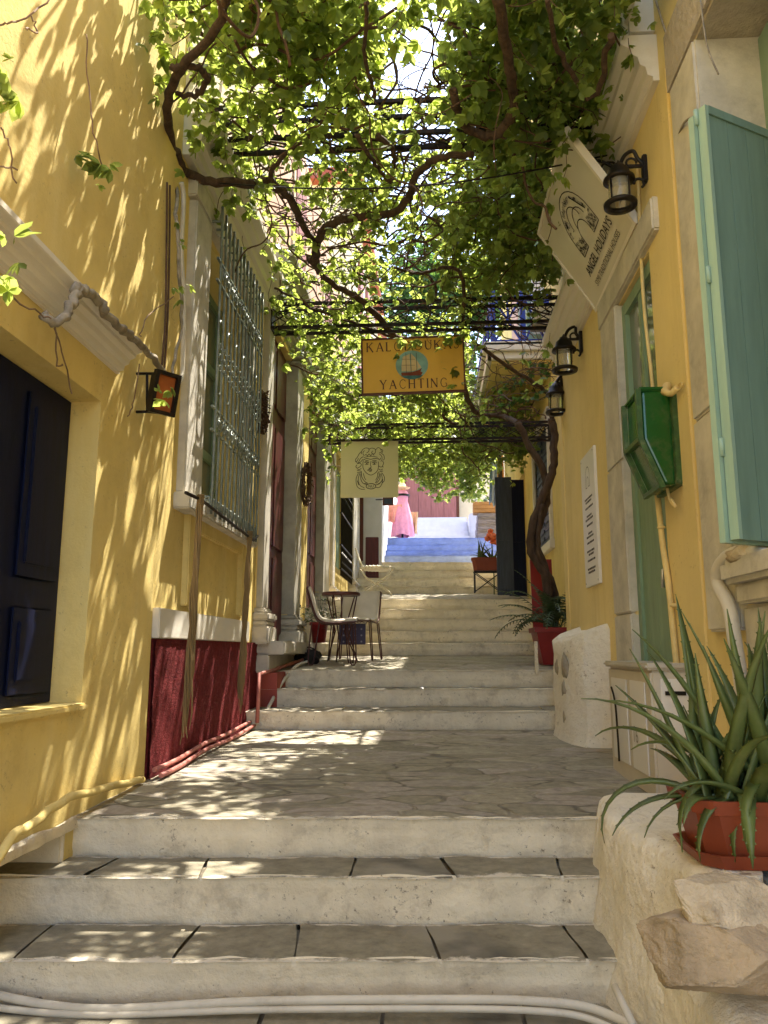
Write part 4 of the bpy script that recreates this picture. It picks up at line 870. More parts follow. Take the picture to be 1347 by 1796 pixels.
for i in range(nx): a, c = b.v[i], b.v[i+1]; b.q([(a[0], a[1]-.03, -.7), (c[0], c[1]-.03, -.7), c, a], 0, True)
for j in range(ny): a, c = b.v[j*(nx+1)], b.v[(j+1)*(nx+1)]; b.q([(c[0]-.06, c[1], -.7), (a[0]-.06, a[1], -.7), a, c], 0, True)
b.build('ledge', 'rough_limewash', t)
def rock(c, r, seed, planes=None, k0=.52, k1=.82):
    import bmesh
    rr = random.Random(seed); mb = MB(); bm = bmesh.new(); bmesh.ops.create_icosphere(bm, subdivisions=6, radius=1)
    pl = planes or [(Vector((rr.gauss(0, 1), rr.gauss(0, 1), rr.gauss(0, 1.1))).normalized(), rr.uniform(k0, k1)) for _ in range(17)]+[(Vector((0, 0, 1)), .62), (Vector((0, 0, -1)), .66)]
    for v in bm.verts:
        d = v.co.copy()
        for _ in range(2):
            for n, k in pl:
                t_ = d.dot(n)-k
                if t_ > 0: d -= n*t_*.96
        d *= 1+.05*mnoise.fractal(v.co*3+Vector((seed, 0, 0)), 1, 2, 4)+.022*mnoise.fractal(Vector((v.co.x*7, v.co.y*7, v.co.z*16+seed)), 1, 2, 4)
        v.co = Vector((c[0]+d.x*r[0], c[1]+d.y*r[1], c[2]+d.z*r[2]))
    bm.verts.index_update(); mb.add([v.co[:] for v in bm.verts], [[v.index for v in f.verts] for f in bm.faces], 0, True); bm.free(); return mb
c = onY(1243, 1672, 2.2); c = onY(1252, 1672, 2.2); r1 = rock((c.x+.025, 2.2, c.z+.004), (.225, .18, .128), 41, None, .62, .86); solo(r1.build('rock', 'rock_brown'), 'broad brown rock lying on the whitewashed ledge, bottom of the pair', 'rock')
c = onY(1264, 1588, 2.26); r2 = rock((c.x+.02, 2.26, c.z-.012), (.215, .17, .128), 12)
r2 = solo(r2.build('rock', 'rock_pale'), 'pale angular rock balanced on top of the broad brown rock', 'rock')
k = MB(); k.tube([onY(1250, 1520, 2.62), onY(1300, 1562, 2.45), onY(1330, 1590, 2.36), onY(1400, 1680, 2.2)], .052, 14); k.tube([onY(1303, 1565, 2.44), onY(1318, 1580, 2.40)], .060, 14)
solo(k.build('drain_pipe', 'pvc'), 'thick pale plastic pipe behind the stacked rocks', 'pipe')
k = MB(); k.tube(smoothpath([onX(1345, 975, RX-.06), onX(1300, 968, RX-.07), onX(1268, 985, RX-.08), onX(1258, 1020, RX-.08), onX(1278, 1062, RX-.08), onX(1288, 1120, RX-.08), onX(1300, 1200, RX-.08), onX(1306, 1300, RX-.08)], 6), .029, 10)
solo(k.build('water_pipe', 'pvc'), 'bent white pipe descending below the stone window sill', 'pipe')
k = MB(); k.tube(smoothpath([(LX-.1, 2.90, .06), (-1.2, 2.84, .022), (-.6, 2.86, .05), (0, 2.88, .062), (.35, 2.89, .06), (.55, 2.85, .05), (.72, 2.66, .02), (.80, 2.45, -.02)], 7), .0145, 8)
solo(k.build('pipe', 'pvc'), 'upper of two white pipes along the foot of the lowest step', 'pipe')
k = MB(); k.tube(smoothpath([(LX-.1, 2.87, .02), (-1.2, 2.825, .008), (-.6, 2.848, .028), (0, 2.868, .038), (.35, 2.875, .036), (.52, 2.85, .024), (.66, 2.70, .01)], 7), .0115, 8)
solo(k.build('pipe', 'pvc'), 'lower of two white pipes along the foot of the lowest step', 'pipe')
k = MB(); k.tube([onY(1078, 1730, 2.72), onY(1092, 1760, 2.66), onY(1112, 1800, 2.6)], .013, 8)
solo(k.build('pipe', 'pvc'), 'short white pipe stub at the right end of the lowest step', 'pipe')
# orange planter and aloe
def planter(name, label, c, L, Wd, h, rz, mat='terracotta', saucer=True):
    t = thing(name, label, 'planter', c, None, rz); b = MB(); n = 4
    def ring(l, w, z): ch = .05; return [(-l/2+ch, -w/2, z), (l/2-ch, -w/2, z), (l/2, -w/2+ch, z), (l/2, w/2-ch, z), (l/2-ch, w/2, z), (-l/2+ch, w/2, z), (-l/2, w/2-ch, z), (-l/2, -w/2+ch, z)]
    R = [ring(L*.86, Wd*.78, .012), ring(L*.96, Wd*.94, h*.80), ring(L*1.0, Wd*1.0, h*.80), ring(L*1.02, Wd*1.03, h), ring(L*.96, Wd*.95, h), ring(L*.94, Wd*.93, h*.86)]
    for k in range(len(R)-1): b.add(R[k]+R[k+1], [(i, (i+1) % 8, (i+1) % 8+8, i+8) for i in range(8)])
    b.q(R[0][::-1]); b.build('pot', mat, t, True)
    s = MB(); s.q(ring(L*.945, Wd*.935, h*.87)); s.build('soil', 'soil', t, True)
    if saucer:
        s = MB(); R = [ring(L*.92, Wd*.9, 0), ring(L*.99, Wd*.99, .04), ring(L*.96, Wd*.96, .04), ring(L*.9, Wd*.86, .010)]
        for k in range(3): s.add(R[k]+R[k+1], [(i, (i+1) % 8, (i+1) % 8+8, i+8) for i in range(8)])
        s.q(R[0][::-1]); s.build('saucer', mat, t, True)
    return t
def aloe_leaf(mb, o, az, el, L, w, curl, twist=0, teeth=True):
    n = 12; d = Vector((math.cos(az)*math.cos(el), math.sin(az)*math.cos(el), math.sin(el))); side = Vector((-math.sin(az), math.cos(az), 0)); p = Vector(o); rows = []
    for i in range(n+1):
        t = i/n; wd = w*(1-t**1.7)*(.75+.5*min(1, t*4)*.5)+.0012; th = wd*.30+.002
        up = side.cross(d).normalized()*-1
        if up.z < 0: up = -up
        rows.append([p-side*wd+up*wd*.35, p-side*wd*.5-up*th*.6, p-up*th, p+side*wd*.5-up*th*.6, p+side*wd+up*wd*.35, p+up*th*.10])
        if teeth and 0 < i < n:
            for s in (-1, 1):
                e = p+side*wd*s+up*wd*.35; mb.q([e-d*.004, e+side*s*.0045+d*.003+up*.001, e+d*.004])
        ang = -curl/n*(.4+1.2*t); ax = d.cross(Vector((0, 0, 1)))
        if ax.length > .05: d = (Matrix.Rotation(ang, 3, ax.normalized()) @ d)
        d = (d+side*twist/n).normalized(); p = p+d*(L/n)
    base = len(mb.v)
    for r in rows: mb.v += [tuple(x) for x in r]
    for i in range(n):
        for j in range(6): mb.f.append((base+i*6+j, base+i*6+(j+1) % 6, base+(i+1)*6+(j+1) % 6, base+(i+1)*6+j)); mb.m.append(0); mb.sm.append(True)
def aloe(label, c, n, L0, L1, w, seed, spread=.1, extra=()):
    rnd = random.Random(seed); t = thing('aloe_plant', label, 'plant', c)
    b = MB()
    for i in range(n):
        az = rnd.uniform(0, 2*math.pi); el = math.radians(rnd.uniform(25, 86)); o = Vector(c)+Vector((rnd.uniform(-spread, spread)*1.5, rnd.uniform(-spread, spread)*.7, rnd.uniform(-.02, .02)))
        aloe_leaf(b, o, az, el, rnd.uniform(L0, L1), w*rnd.uniform(.75, 1.15), rnd.uniform(-.25, .55) if el > 1 else rnd.uniform(.3, 1.6), rnd.uniform(-.3, .3))
    for a in extra: aloe_leaf(b, *a)
    b.build('leaves', 'aloe_green', t); return t
planter('planter', 'large orange planter box on the low white wall, holding the big aloe', (1.10, 2.60, .595), .66, .33, .19, 0)
AC = Vector((1.06, 2.58, .77))
ex = []
for (az, el, L, w, cu, tw) in ((180, 62, .50, .030, 1.1, 0), (175, 40, .52, .026, 2.6, 0), (200, 45, .50, .024, 2.9, .2), (215, 30, .42, .026, 2.3, 0), (230, 50, .50, .028, 2.9, 0), (250, 35, .44, .032, 2.5, 0), (265, 60, .48, .034, 2.6, .1), (285, 40, .42, .036, 1.7, 0), (300, 30, .36, .036, 1.6, 0), (190, 20, .44, .022, 1.4, 0), (170, 25, .46, .022, 1.7, 0), (185, 70, .55, .03, .5, 0), (160, 75, .55, .032, .2, 0), (100, 80, .58, .034, .1, 0), (20, 75, .55, .034, .2, 0), (340, 70, .52, .036, .1, 0), (270, 82, .50, .04, .2, 0), (200, 80, .52, .036, -.1, 0), (240, 72, .45, .04, .1, 0), (310, 78, .52, .036, 0, 0), (225, 65, .5, .036, .2, 0), (186, 52, .56, .026, .9, 0), (210, 15, .30, .022, 2.2, .5), (196, 8, .36, .020, 1.9, -.3)):
    ex.append((AC+Vector((random.uniform(-.20, .06), random.uniform(-.08, .05), -.02)), math.radians(az), math.radians(el), L*(1.16 if el > 50 else .92), w, cu, tw))
aloe('big spiky green aloe spilling over the orange planter box', AC, 62, .28, .60, .028, 5, .16, ex)
planter('planter', 'brick red planter trough on a black iron stand by the dark shutters', (1.03, 14.0, 2.60), .56, .26, .24, 0, 'terracotta', False)
s = MB()
for x in (.80, 1.26):
    for y in (13.9, 14.1): s.bar((x, y, 2.22), (x, y, 2.60), .022)
for y in (13.9, 14.1): s.bar((.80, y, 2.24), (1.26, y, 2.58), .014); s.bar((.80, y, 2.58), (1.26, y, 2.24), .014); s.bar((.78, y, 2.59), (1.28, y, 2.59), .02)
solo(s.build('plant_stand', 'black_iron'), 'black iron stand with crossed braces under the brick red trough', 'stand')
aloe('dark spiky aloe growing in the brick red trough', (1.02, 14.0, 2.82), 26, .22, .42, .022, 8, .12)

# ------------------------------------------------------------------ chairs, table and small things on the upper landing
def fz(y): return L2+(zb-L2)*(y-7.6)/2.6
def chair(label, loc, rz, cloth=False):
    t = thing('wire_chair', label, 'chair', loc, 'cushioned wire chairs on the upper landing', rz)
    c = MB(); pr_ = [(-.245, .80), (-.225, .74), (-.175, .58), (-.135, .49), (-.08, .452), (.0, .44), (.14, .448), (.235, .452), (.25, .445)]
    P = smoothpath([(x, 0, z) for x, z in pr_], 4); nw = 10; th = .035; rows = []
    for i, p in enumerate(P):
        d = (P[min(i+1, len(P)-1)]-P[max(i-1, 0)]).normalized(); nn = Vector((-d.z, 0, d.x)); nn = nn if (nn.z > 0 or nn.x > 0) else -nn
        rows.append((p, nn))
    for side in (0, 1):
        base = len(c.v)
        for p, nn in rows:
            for j in range(nw+1):
                y = -.225+.45*j/nw; puff = (1-abs(2*j/nw-1)**4)
                q_ = p+nn*(th*(puff*.6+.4)+.006*mnoise.noise(Vector((p.x*14, y*14, loc[0])))) if side == 0 else p
                c.v.append((q_.x, y, q_.z))
        for i in range(len(rows)-1):
            for j in range(nw):
                a = base+i*(nw+1)+j; f_ = (a, a+1, a+nw+2, a+nw+1); c.f.append(f_ if side else f_[::-1]); c.m.append(0); c.sm.append(True)
    m_ = len(rows)*(nw+1)
    for i in range(len(rows)-1):
        for j in (0, nw): a = i*(nw+1)+j; c.f.append((a, a+nw+1, a+nw+1+m_, a+m_)); c.m.append(0); c.sm.append(False)
    for i in (0, len(rows)-1):
        for j in range(nw): a = i*(nw+1)+j; c.f.append((a, a+1, a+1+m_, a+m_)); c.m.append(0); c.sm.append(False)
    c.build('cushion', 'cushion', t, True)
    f_ = MB()
    for s in (-.235, .235): f_.tube([(p.x-nn.x*.012, s, p.z-nn.z*.012) for p, nn in rows], .010, 6)
    for i in (0, len(rows)-1): p, nn = rows[i]; f_.tube([(p.x, -.235, p.z), (p.x, .235, p.z)], .010, 6)
    for j in range(6): s = -.18+.072*j; f_.tube([(p.x-nn.x*.012, s, p.z-nn.z*.012) for p, nn in rows], .005, 5)
    f_.build('frame', 'chair_metal', t, True)
    for s in (-1, 1):
        for x in (-.17, .20):
            l = MB(); l.tube(smoothpath([(x-.03, s*.22, .43), (x+.03*(1 if x > 0 else -1)-.03, s*.25, .06), (x+.03*(1 if x > 0 else -1), s*.255, .006), (x+.03*(1 if x > 0 else -1)+.03, s*.25, .06), (x+.05, s*.22, .43)], 4), .007, 6)
            l.build('leg', 'chair_metal', t, True)
    if cloth:
        b = MB(); b.box((.02, -.2, .18), (.03, .12, .42)); b.build('cloth', 'tile_blue', t, True)
    return t
chair('cushioned wire chair seen from its side, nearest the marble threshold', (-1.06, 8.35, fz(8.35)), .15)
chair('cushioned wire chair facing the viewer with patterned cloth under its seat', (-.86, 9.15, fz(9.15)), -1.75, True)
tc_ = Vector((-1.0, 8.78, fz(8.78))); t = thing('side_table', 'small round dark red metal table with hairpin legs between the chairs', 'table', tc_)
b = MB(); b.lathe(tc_, [(.001, .735), (.21, .735), (.218, .742), (.218, .765), (.21, .772), (.001, .772)], 28); b.build('tabletop', 'chair_metal', t)
for i in range(3):
    a = i*2.1+.4; l = MB(); l.tube([tc_+Vector((.18*math.cos(a-.25), .18*math.sin(a-.25), .735)), tc_+Vector((.10*math.cos(a), .10*math.sin(a), .30)), tc_+Vector((.20*math.cos(a), .20*math.sin(a), .008)), tc_+Vector((.06*math.cos(a+.5), .06*math.sin(a+.5), .34)), tc_+Vector((.18*math.cos(a+.25), .18*math.sin(a+.25), .735))], .008, 6); l.build('leg', 'chair_metal', t)
t = thing('handbag', 'dark crumpled bag lying under the side chair', 'bag', (-1.3, 8.5, fz(8.5)))
b = MB(); b.blob((-1.30, 8.42, fz(8.42)+.075), (.13, .12, .085), 4, .3, 2, 0, 2); b.build('body', 'charcoal_cloth', t)
b = MB(); b.tube([(-1.30+.08*math.cos(i*.3), 8.38, fz(8.4)+.13+.05*math.sin(i*.3)) for i in range(11)], .008, 5); b.build('strap', 'charcoal_cloth', t)
# flower pot on the marble threshold
fp = Vector((-1.28, 9.05, 1.30)); t = thing('flower_pot', 'small dark red pot with trailing white flowers by the pilaster', 'flower pot', fp)
b = MB(); b.lathe(fp, [(.001, 0), (.075, 0), (.10, .20), (.115, .20), (.115, .235), (.095, .235), (.09, .2)], 20); b.build('pot', 'red_plastic', t)
fl = MB(); lf = MB(); rr = random.Random(3)
for k in range(26):
    a = rr.uniform(0, 6.28); r = rr.uniform(.05, .28); h = rr.uniform(-.02, .28); e = fp+Vector((r*math.cos(a)*1.2, r*math.sin(a), .22+h))
    lf.tube(smoothpath([fp+Vector((0, 0, .2)), fp+Vector((r*.4*math.cos(a), r*.4*math.sin(a), .27+h)), e], 3), .003, 4)
    for q_ in range(5): o = e+Vector((rr.uniform(-.05, .05), rr.uniform(-.05, .05), rr.uniform(-.05, .03))); d_ = Vector((rr.uniform(-1, 1), rr.uniform(-1, 1), rr.uniform(-.4, .6))).normalized()*.045; s_ = d_.cross(Vector((0, 0, 1))).normalized()*.018; lf.q([o, o+d_*.5+s_, o+d_, o+d_*.5-s_])
    if k % 4 == 0: fl.blob(e, (.018, .018, .012), 1, .3)
lf.build('stems', 'palm_green', t); fl.build('flowers', 'bright_whitewash', t)
# potted palm
pc = Vector((1.33, 8.45, fz(8.45))); t = thing('plant_pot', 'square brick red plastic pot with fern like palm at the foot of the twisted trunk', 'plant pot', pc)
b = MB(); R = []
for s_, z in ((.17, 0), (.235, .33), (.255, .33), (.258, .38), (.235, .38), (.225, .34)): R.append([pc+Vector((x*s_, y*s_, z)) for x, y in ((-1, -1), (1, -1), (1, 1), (-1, 1))])
for k in range(5): b.add(R[k]+R[k+1], [(i, (i+1) % 4, (i+1) % 4+4, i+4) for i in range(4)])
b.q(R[0][::-1]); b.q([p+Vector((0, 0, .0)) for p in R[5]]); b.build('pot', 'red_plastic', t)
def frond(mb, o, az, el, L, droop, lw=.09):
    n = 18; d = Vector((math.cos(az)*math.cos(el), math.sin(az)*math.cos(el), math.sin(el))); p = Vector(o); pts = [p.copy()]
    for i in range(n):
        d = (d+Vector((0, 0, -droop/n*(.4+1.3*i/n)))).normalized(); p = p+d*L/n; pts.append(p.copy())
        if i > 2:
            s = d.cross(Vector((0, 0, 1))).normalized(); l = lw*math.sin(math.pi*min(1, (i+1)/n*.9+.08))+.01
            for sg in (-1, 1):
                tip = p+s*sg*l+d*l*.5-Vector((0, 0, l*.25)); mb.q([p-d*.007, p+(tip-p)*.5-d*.006, tip, p+(tip-p)*.5+d*.006, p+d*.007])
    mb.tube(pts, .004, 4)
b = MB(); rr = random.Random(4)
for k in range(34): frond(b, pc+Vector((rr.uniform(-.05, .05), rr.uniform(-.05, .05), .38)), rr.uniform(2.2, 5.4) if k % 3 else rr.uniform(0, 6.28), rr.uniform(.5, 1.25), rr.uniform(.45, .78), rr.uniform(.9, 2.4))
frond(b, pc+Vector((.08, -.05, .38)), 0, 1.45, .62, .2, .06)
b.build('fronds', 'palm_green', t)
# red board leaning behind the trunk
t = thing('leaning_board', 'flat dark red board leaning on the yellow wall behind the trunk', 'board', (1.45, 9.6, fz(9.6)))
b = MB(); c0 = onY(942, 980, 9.6); c1 = onY(971, 1042, 9.6); b.obox((c0.x-.08, 9.55, fz(9.6)+.25), (c1.x-c0.x+.08, .02, 0), (0, .03, 0), (.0, .10, c0.z-fz(9.6)-.25), 0); b.build('panel', 'red_plastic', t)
b = MB(); b.box((c0.x-.06, 9.55, fz(9.6)), (c0.x-.02, 9.6, fz(9.6)+.27)); b.box((c1.x-.05, 9.55, fz(9.6)), (c1.x-.01, 9.6, fz(9.6)+.27)); b.build('leg', 'red_plastic', t)

# ------------------------------------------------------------------ hung on the left walls
t = thing('floodlight', 'black floodlight with amber lens on a wire bracket by the white moulding', 'lamp', (LX+.1, 3.95, 2.45))
fc = onX(288, 690, LX+.17); ax = Vector((.75, -.62, -.22)).normalized(); sd = ax.cross(Vector((0, 0, 1))).normalized(); u3 = sd.cross(ax)
b = MB(); b.obox(fc-sd*.06-u3*.10-ax*.06, sd*.12, u3*.20, ax*.05)
for o, a, c in ((fc-sd*.075-u3*.115-ax*.009, sd*.15, u3*.02), (fc-sd*.075+u3*.095-ax*.009, sd*.15, u3*.02), (fc-sd*.075-u3*.0948-ax*.009, sd*.02, u3*.1896), (fc+sd*.055-u3*.0948-ax*.009, sd*.02, u3*.1896)): b.obox(o, a, c, ax*.03)
b.build('housing', 'black_iron', t)
b = MB(); b.obox(fc-sd*.054-u3*.094-ax*.008, sd*.108, u3*.188, ax*.008); b.build('lens', 'lamp_orange', t)
b = MB(); q0 = onX(258, 655, LX+.06); q1 = onX(258, 722, LX+.06); b.tube([fc+u3*.105-ax*.03, q0, q0+Vector((-.06, 0, 0))], .008, 6); b.tube([q0, q1], .008, 6); b.tube([q1, fc-u3*.105-ax*.03], .008, 6); b.tube([q1, q1+Vector((-.06, 0, 0))], .008, 6); b.build('bracket', 'black_iron', t)
k = MB(); k.tube([onX(326, 864, LX+.16), onX(352, 876, LX+.17), onX(445, 948, LX+.17), onX(452, 940, LX+.12)], .011, 7); solo(k.build('iron_rod', 'iron'), 'thin iron rod fixed along the stone sill of the grilled window', 'rod')
for (xt, yt, xb, yb, lab) in ((352, 872, 346, 1290, 'longer frayed rope hanging from the rod at the near end of the grilled window'), (438, 935, 437, 1240, 'shorter frayed rope hanging from the rod at the far end of the grilled window')):
    a = onX(xt, yt, LX+.18); e = onX(xb, yb, LX+.15); e.y = a.y-.02; rr = random.Random(xt); k = MB()
    for s in range(16):
        ph = rr.uniform(0, 6.28); r0 = rr.uniform(.004, .011); fr = rr.uniform(.86, 1.03)
        pts = []
        for i in range(15):
            tt = i/14*fr; w_ = r0*(1+1.1*max(0, tt-.25)); p = a.lerp(e, tt); pts.append(p+Vector((w_*1.6*math.cos(ph+tt*7)+.004*rr.uniform(-1, 1), w_*1.6*math.sin(ph+tt*7)+.004*rr.uniform(-1, 1), 0)))
        k.tube(pts, [.0065]*12+[.005, .004, .002], 5)
    for i in range(5): k.tube([a+Vector((.02*math.cos(j*1.05+i), .02*math.sin(j*1.05+i), .01-.014*i)) for j in range(7)], .006, 5)
    solo(k.build('rope', 'rope'), lab, 'rope', 'frayed ropes below the grilled window')
for px, py, X, r, lab in ((457, 722, LX+.085, .145, 'dark dried wreath hung between the grilled window and the first red doorway'), (536, 850, LX+.10, .21, 'dark dried wreath hung beside the second red doorway')):
    c = onX(px, py, X); k = MB(); rr = random.Random(px)
    for s in range(26):
        ph = rr.uniform(0, 6.28); o = rr.uniform(-.03, .03); k.tube([c+Vector((rr.uniform(-.02, .035), (r+o+rr.uniform(-.012, .012))*math.cos(ph+i*.33), (r+o)*1.12*math.sin(ph+i*.33)+rr.uniform(-.012, .012))) for i in range(12)], .006, 4)
    for s in range(90):
        ph = rr.uniform(0, 6.28); p = c+Vector((rr.uniform(0, .05), r*math.cos(ph), r*1.12*math.sin(ph))); d_ = Vector((rr.uniform(-.2, 1), rr.uniform(-1, 1), rr.uniform(-1, 1))).normalized()*.05; s_ = d_.cross(Vector((.3, .2, 1))).normalized()*.015; k.q([p, p+d_*.5+s_, p+d_, p+d_*.5-s_])
    solo(k.build('wreath', 'wreath_twig'), lab, 'wreath', 'dried wreaths on the left house fronts')
k = MB(); k.tube(smoothpath([onX(318, 320, LX+.03), onX(322, 350, LX+.03), onX(318, 440, LX+.03), onX(322, 520, LX+.03), onX(320, 640, LX+.03), onX(316, 668, LX+.05), onX(300, 672, LX+.08)], 6), .016, 8); solo(k.build('conduit', 'pvc'), 'white ribbed conduit running down the yellow wall left of the grilled window', 'conduit')
k = MB(); k.tube(smoothpath([onX(293, 320, LX+.02), onX(292, 440, LX+.02), onX(290, 560, LX+.02), onX(284, 640, LX+.02)], 5), .007, 6); k.tube(smoothpath([onX(298, 325, LX+.02), onX(297, 440, LX+.02), onX(294, 560, LX+.02), onX(288, 650, LX+.02)], 5), .007, 6); solo(k.build('cable', 'twig'), 'pair of dark cables clipped down the yellow wall beside the white conduit', 'cable')
for k_, lab in ((0, 'upper of two pinkish pipes along the foot of the red plinth'), (1, 'lower of two pinkish pipes along the foot of the red plinth')):
    k = MB(); k.tube([(LX+.05+.035*k_+.008*math.sin(y*3+k_), y, .50+(y-3.63)/(6.8-3.63)*.064+.055-.030*k_+.006*math.sin(y*5)) for y in [4.40+.2*i for i in range(13)]], .014, 7); solo(k.build('pipe', 'pink_pipe'), lab, 'pipe', 'pipes along the red plinth')
k = MB(); k.tube([onX(451, 1268, LX+.12), onX(455, 1182, LX+.12), Vector((LX+.13, 7.35, 1.04)), Vector((LX+.26, 8.15, 1.12))], .017, 8); solo(k.build('pipe', 'pink_pipe'), 'pink painted pipe bent like a rail at the left end of the middle steps', 'pipe')
k = MB(); k.tube(smoothpath([(LX+.14, 6.72, .60), (LX+.16, 7.0, .74), (LX+.20, 7.35, .92), (LX+.26, 7.75, 1.06), (LX+.30, 8.2, 1.10)], 5), .016, 8); solo(k.build('pipe', 'pvc'), 'pale pipe climbing the left edge of the middle steps', 'pipe')

# ------------------------------------------------------------------ further up the lane
wc = Vector((-.92, 13.5, z3-.12+.0)); wz = 2.16; wc.z = wz
t = thing('garden_chair', 'pale wicker folding chair with round seat and curved crossing legs', 'chair', wc)
b = MB(); sz = onY(660, 1000, 13.5).z-wz; b.lathe(wc, [(.001, sz), (.26, sz), (.275, sz+.015), (.275, sz+.045), (.26, sz+.055), (.001, sz+.05)], 26)
for i in range(26): a = i*.2417; b.blob(wc+Vector((.275*math.cos(a), .275*math.sin(a), sz+.03)), (.028, .028, .035), 1, .1)
b.build('seat', 'wicker', t)
b = MB()
for i, y in enumerate((-.14, -.05, .05, .14)): b.tube(smoothpath([wc+Vector((-.22, y, sz+.02)), wc+Vector((-.30, y, sz+.18)), wc+Vector((-.36, y*.9, sz+.36))], 4), .014, 6)
b.tube([wc+Vector((-.36, y, sz+.36)) for y in (-.16, 0, .16)], .016, 6); b.build('backrest', 'wicker', t)
for s in (-1, 1):
    for d_ in (-1, 1):
        b = MB(); b.tube(smoothpath([wc+Vector((d_*.27, s*.18, sz)), wc+Vector((d_*.16, s*.18, sz*.66)), wc+Vector((-d_*.02, s*.18, sz*.42)), wc+Vector((-d_*.18, s*.18, sz*.18)), wc+Vector((-d_*.26, s*.18, 0))], 4), .014, 6); b.build('leg', 'wicker', t)
b = MB(); b.tube([wc+Vector((0, -.18, sz*.45)), wc+Vector((0, .18, sz*.45))], .012, 6); b.build('stretcher', 'wicker', t)
t = thing('low_stand', 'carved dark red wooden panel standing against the white wall behind the wicker chair', 'panel', (-1.1, 16.2, 2.4))
b = MB(); c0 = onY(641, 942, 16.0); c1 = onY(664, 992, 16.0); b.box((c0.x, 16.0, c1.z-.35), (c1.x, 16.06, c0.z), bev=.01); b.build('board', 'dark_red_wood', t)
b = MB(); b.box((c0.x+.05, 15.985, c1.z-.2), (c1.x-.05, 16.002, c0.z-.06), bev=.006); b.build('inset', 'dark_red_wood', t)
# mannequin with the pink dress
mc = Vector((onY(706, 950, 19.5).x, 19.5, tp4[2]+.0)); mz = onY(706, 950, 19.5).z; mc.z = max(mz, tp4[3])
t = thing('mannequin', 'shop mannequin wearing a long pink dress and straw hat beside the blue steps', 'mannequin', mc)
b = MB(); b.tube([mc, mc+Vector((0, 0, .5))], .03, 8); b.lathe(mc, [(.001, .02), (.16, .02), (.17, .0)], 18); b.build('stand', 'black_iron', t)
b = MB(); ns = 48; prof = [(.30, .10), (.285, .30), (.25, .55), (.20, .75), (.165, .90), (.135, 1.0), (.15, 1.10), (.165, 1.18), (.12, 1.27), (.05, 1.30)]; base = len(b.v)
for r, z in prof:
    for j in range(ns): a = j*2*math.pi/ns; k_ = 1+.10*math.sin(a*11+z*2)*max(0, (1-z))+.03*math.sin(a*5+2); b.v.append((mc.x+r*k_*math.cos(a)*.95, mc.y+r*k_*math.sin(a)*.7, mc.z+z+(.03*math.sin(a*3) if z < .2 else 0)))
for i in range(len(prof)-1):
    for j in range(ns): b.f.append((base+i*ns+j, base+i*ns+(j+1) % ns, base+(i+1)*ns+(j+1) % ns, base+(i+1)*ns+j)); b.m.append(0); b.sm.append(True)
b.build('dress', 'dress_pink', t)
b = MB(); b.lathe(mc, [(.185, 1.11), (.19, 1.15), (.185, 1.17)], 24); b.build('belt', 'black_iron', t)
b = MB(); b.lathe(mc+Vector((0, 0, 1.22)), [(.05, .0), (.07, .08), (.19, .12), (.20, .13), (.10, .15), (.085, .22), (.05, .25), (.001, .255)], 24); b.build('hat', 'straw', t)
def cloth(name, mat, o, w_, h_, label, cat, seed, ax_=(1, 0, 0), grp=None):
    b = MB(); n, k_ = 14, 18; A_ = Vector(ax_); out_ = Vector((A_.y, -A_.x, 0))
    for side in (0, 1):
        base = len(b.v)
        for i in range(k_+1):
            tt = i/k_
            for j in range(n+1):
                s = j/n-.5; b.v.append(tuple(Vector(o)+A_*(s*w_*(1+.15*math.sin(tt*3+seed)))+out_*(.04*math.sin(s*14+seed+tt*2)*(.3+tt)+.012*side)+Vector((0, 0, -tt*h_*(1-.10*abs(math.sin(s*7+seed)))))))
        for i in range(k_):
            for j in range(n): a = base+i*(n+1)+j; b.f.append((a, a+1, a+n+2, a+n+1)); b.m.append(0); b.sm.append(True)
    o_ = solo(b.build(name, mat), label, cat, grp)
o = onY(692, 885, 19.4); cloth('scarf', 'coral_cloth', o, .34, .48, 'coral shawl hanging left of the pink dress', 'scarf', 1)
o = onY(724, 898, 19.6); cloth('scarf', 'straw', o, .26, .62, 'peach and white scarf hanging right of the pink dress', 'scarf', 2.5)
o = onY(867, 795, 17.2); cloth('garment', 'blue_cloth', o, .26, 1.25, 'long blue garment hanging above the planted crate', 'garment', 4)
o = onY(877, 795, 16.9); cloth('garment', 'tan_cloth', o, .13, 1.25, 'narrow tan garment hanging beside the blue one', 'garment', 6)
t = thing('picture_frame', 'small dark red framed picture sticking out from the white house corner', 'picture', onY(680, 880, 16.4))
c0 = onY(671, 872, 16.4); c1 = onY(690, 886, 16.4); b = MB()
b.box((c0.x, 16.40, c1.z), (c1.x, 16.43, c1.z+.03)); b.box((c0.x, 16.40, c0.z-.03), (c1.x, 16.43, c0.z)); b.box((c0.x, 16.401, c1.z+.0302), (c0.x+.03, 16.429, c0.z-.0302)); b.box((c1.x-.03, 16.401, c1.z+.0302), (c1.x, 16.429, c0.z-.0302)); b.build('frame', 'sign_frame', t)
b = MB(); b.box((c0.x+.031, 16.405, c1.z+.031), (c1.x-.031, 16.425, c0.z-.031)); b.build('picture', 'slate_shutter', t)
b = MB(); b.box((c0.x-.15, 16.41, c0.z-.06), (c0.x-.001, 16.425, c0.z-.04)); b.build('arm', 'black_iron', t)
cz0 = onY(850, 902, 20.3); t = thing('planter_crate', 'brown wooden crate with spiky plants standing on the rug shelves', 'crate', cz0)
b = MB(); b.box((cz0.x-.30, 20.1, cz0.z), (cz0.x+.32, 20.5, cz0.z+.30), bev=.012)
for k_ in range(3): b.box((cz0.x-.31, 20.09, cz0.z+.02+.10*k_), (cz0.x+.33, 20.099, cz0.z+.10+.10*k_))
b.build('box', 'crate_wood', t)
b = MB()
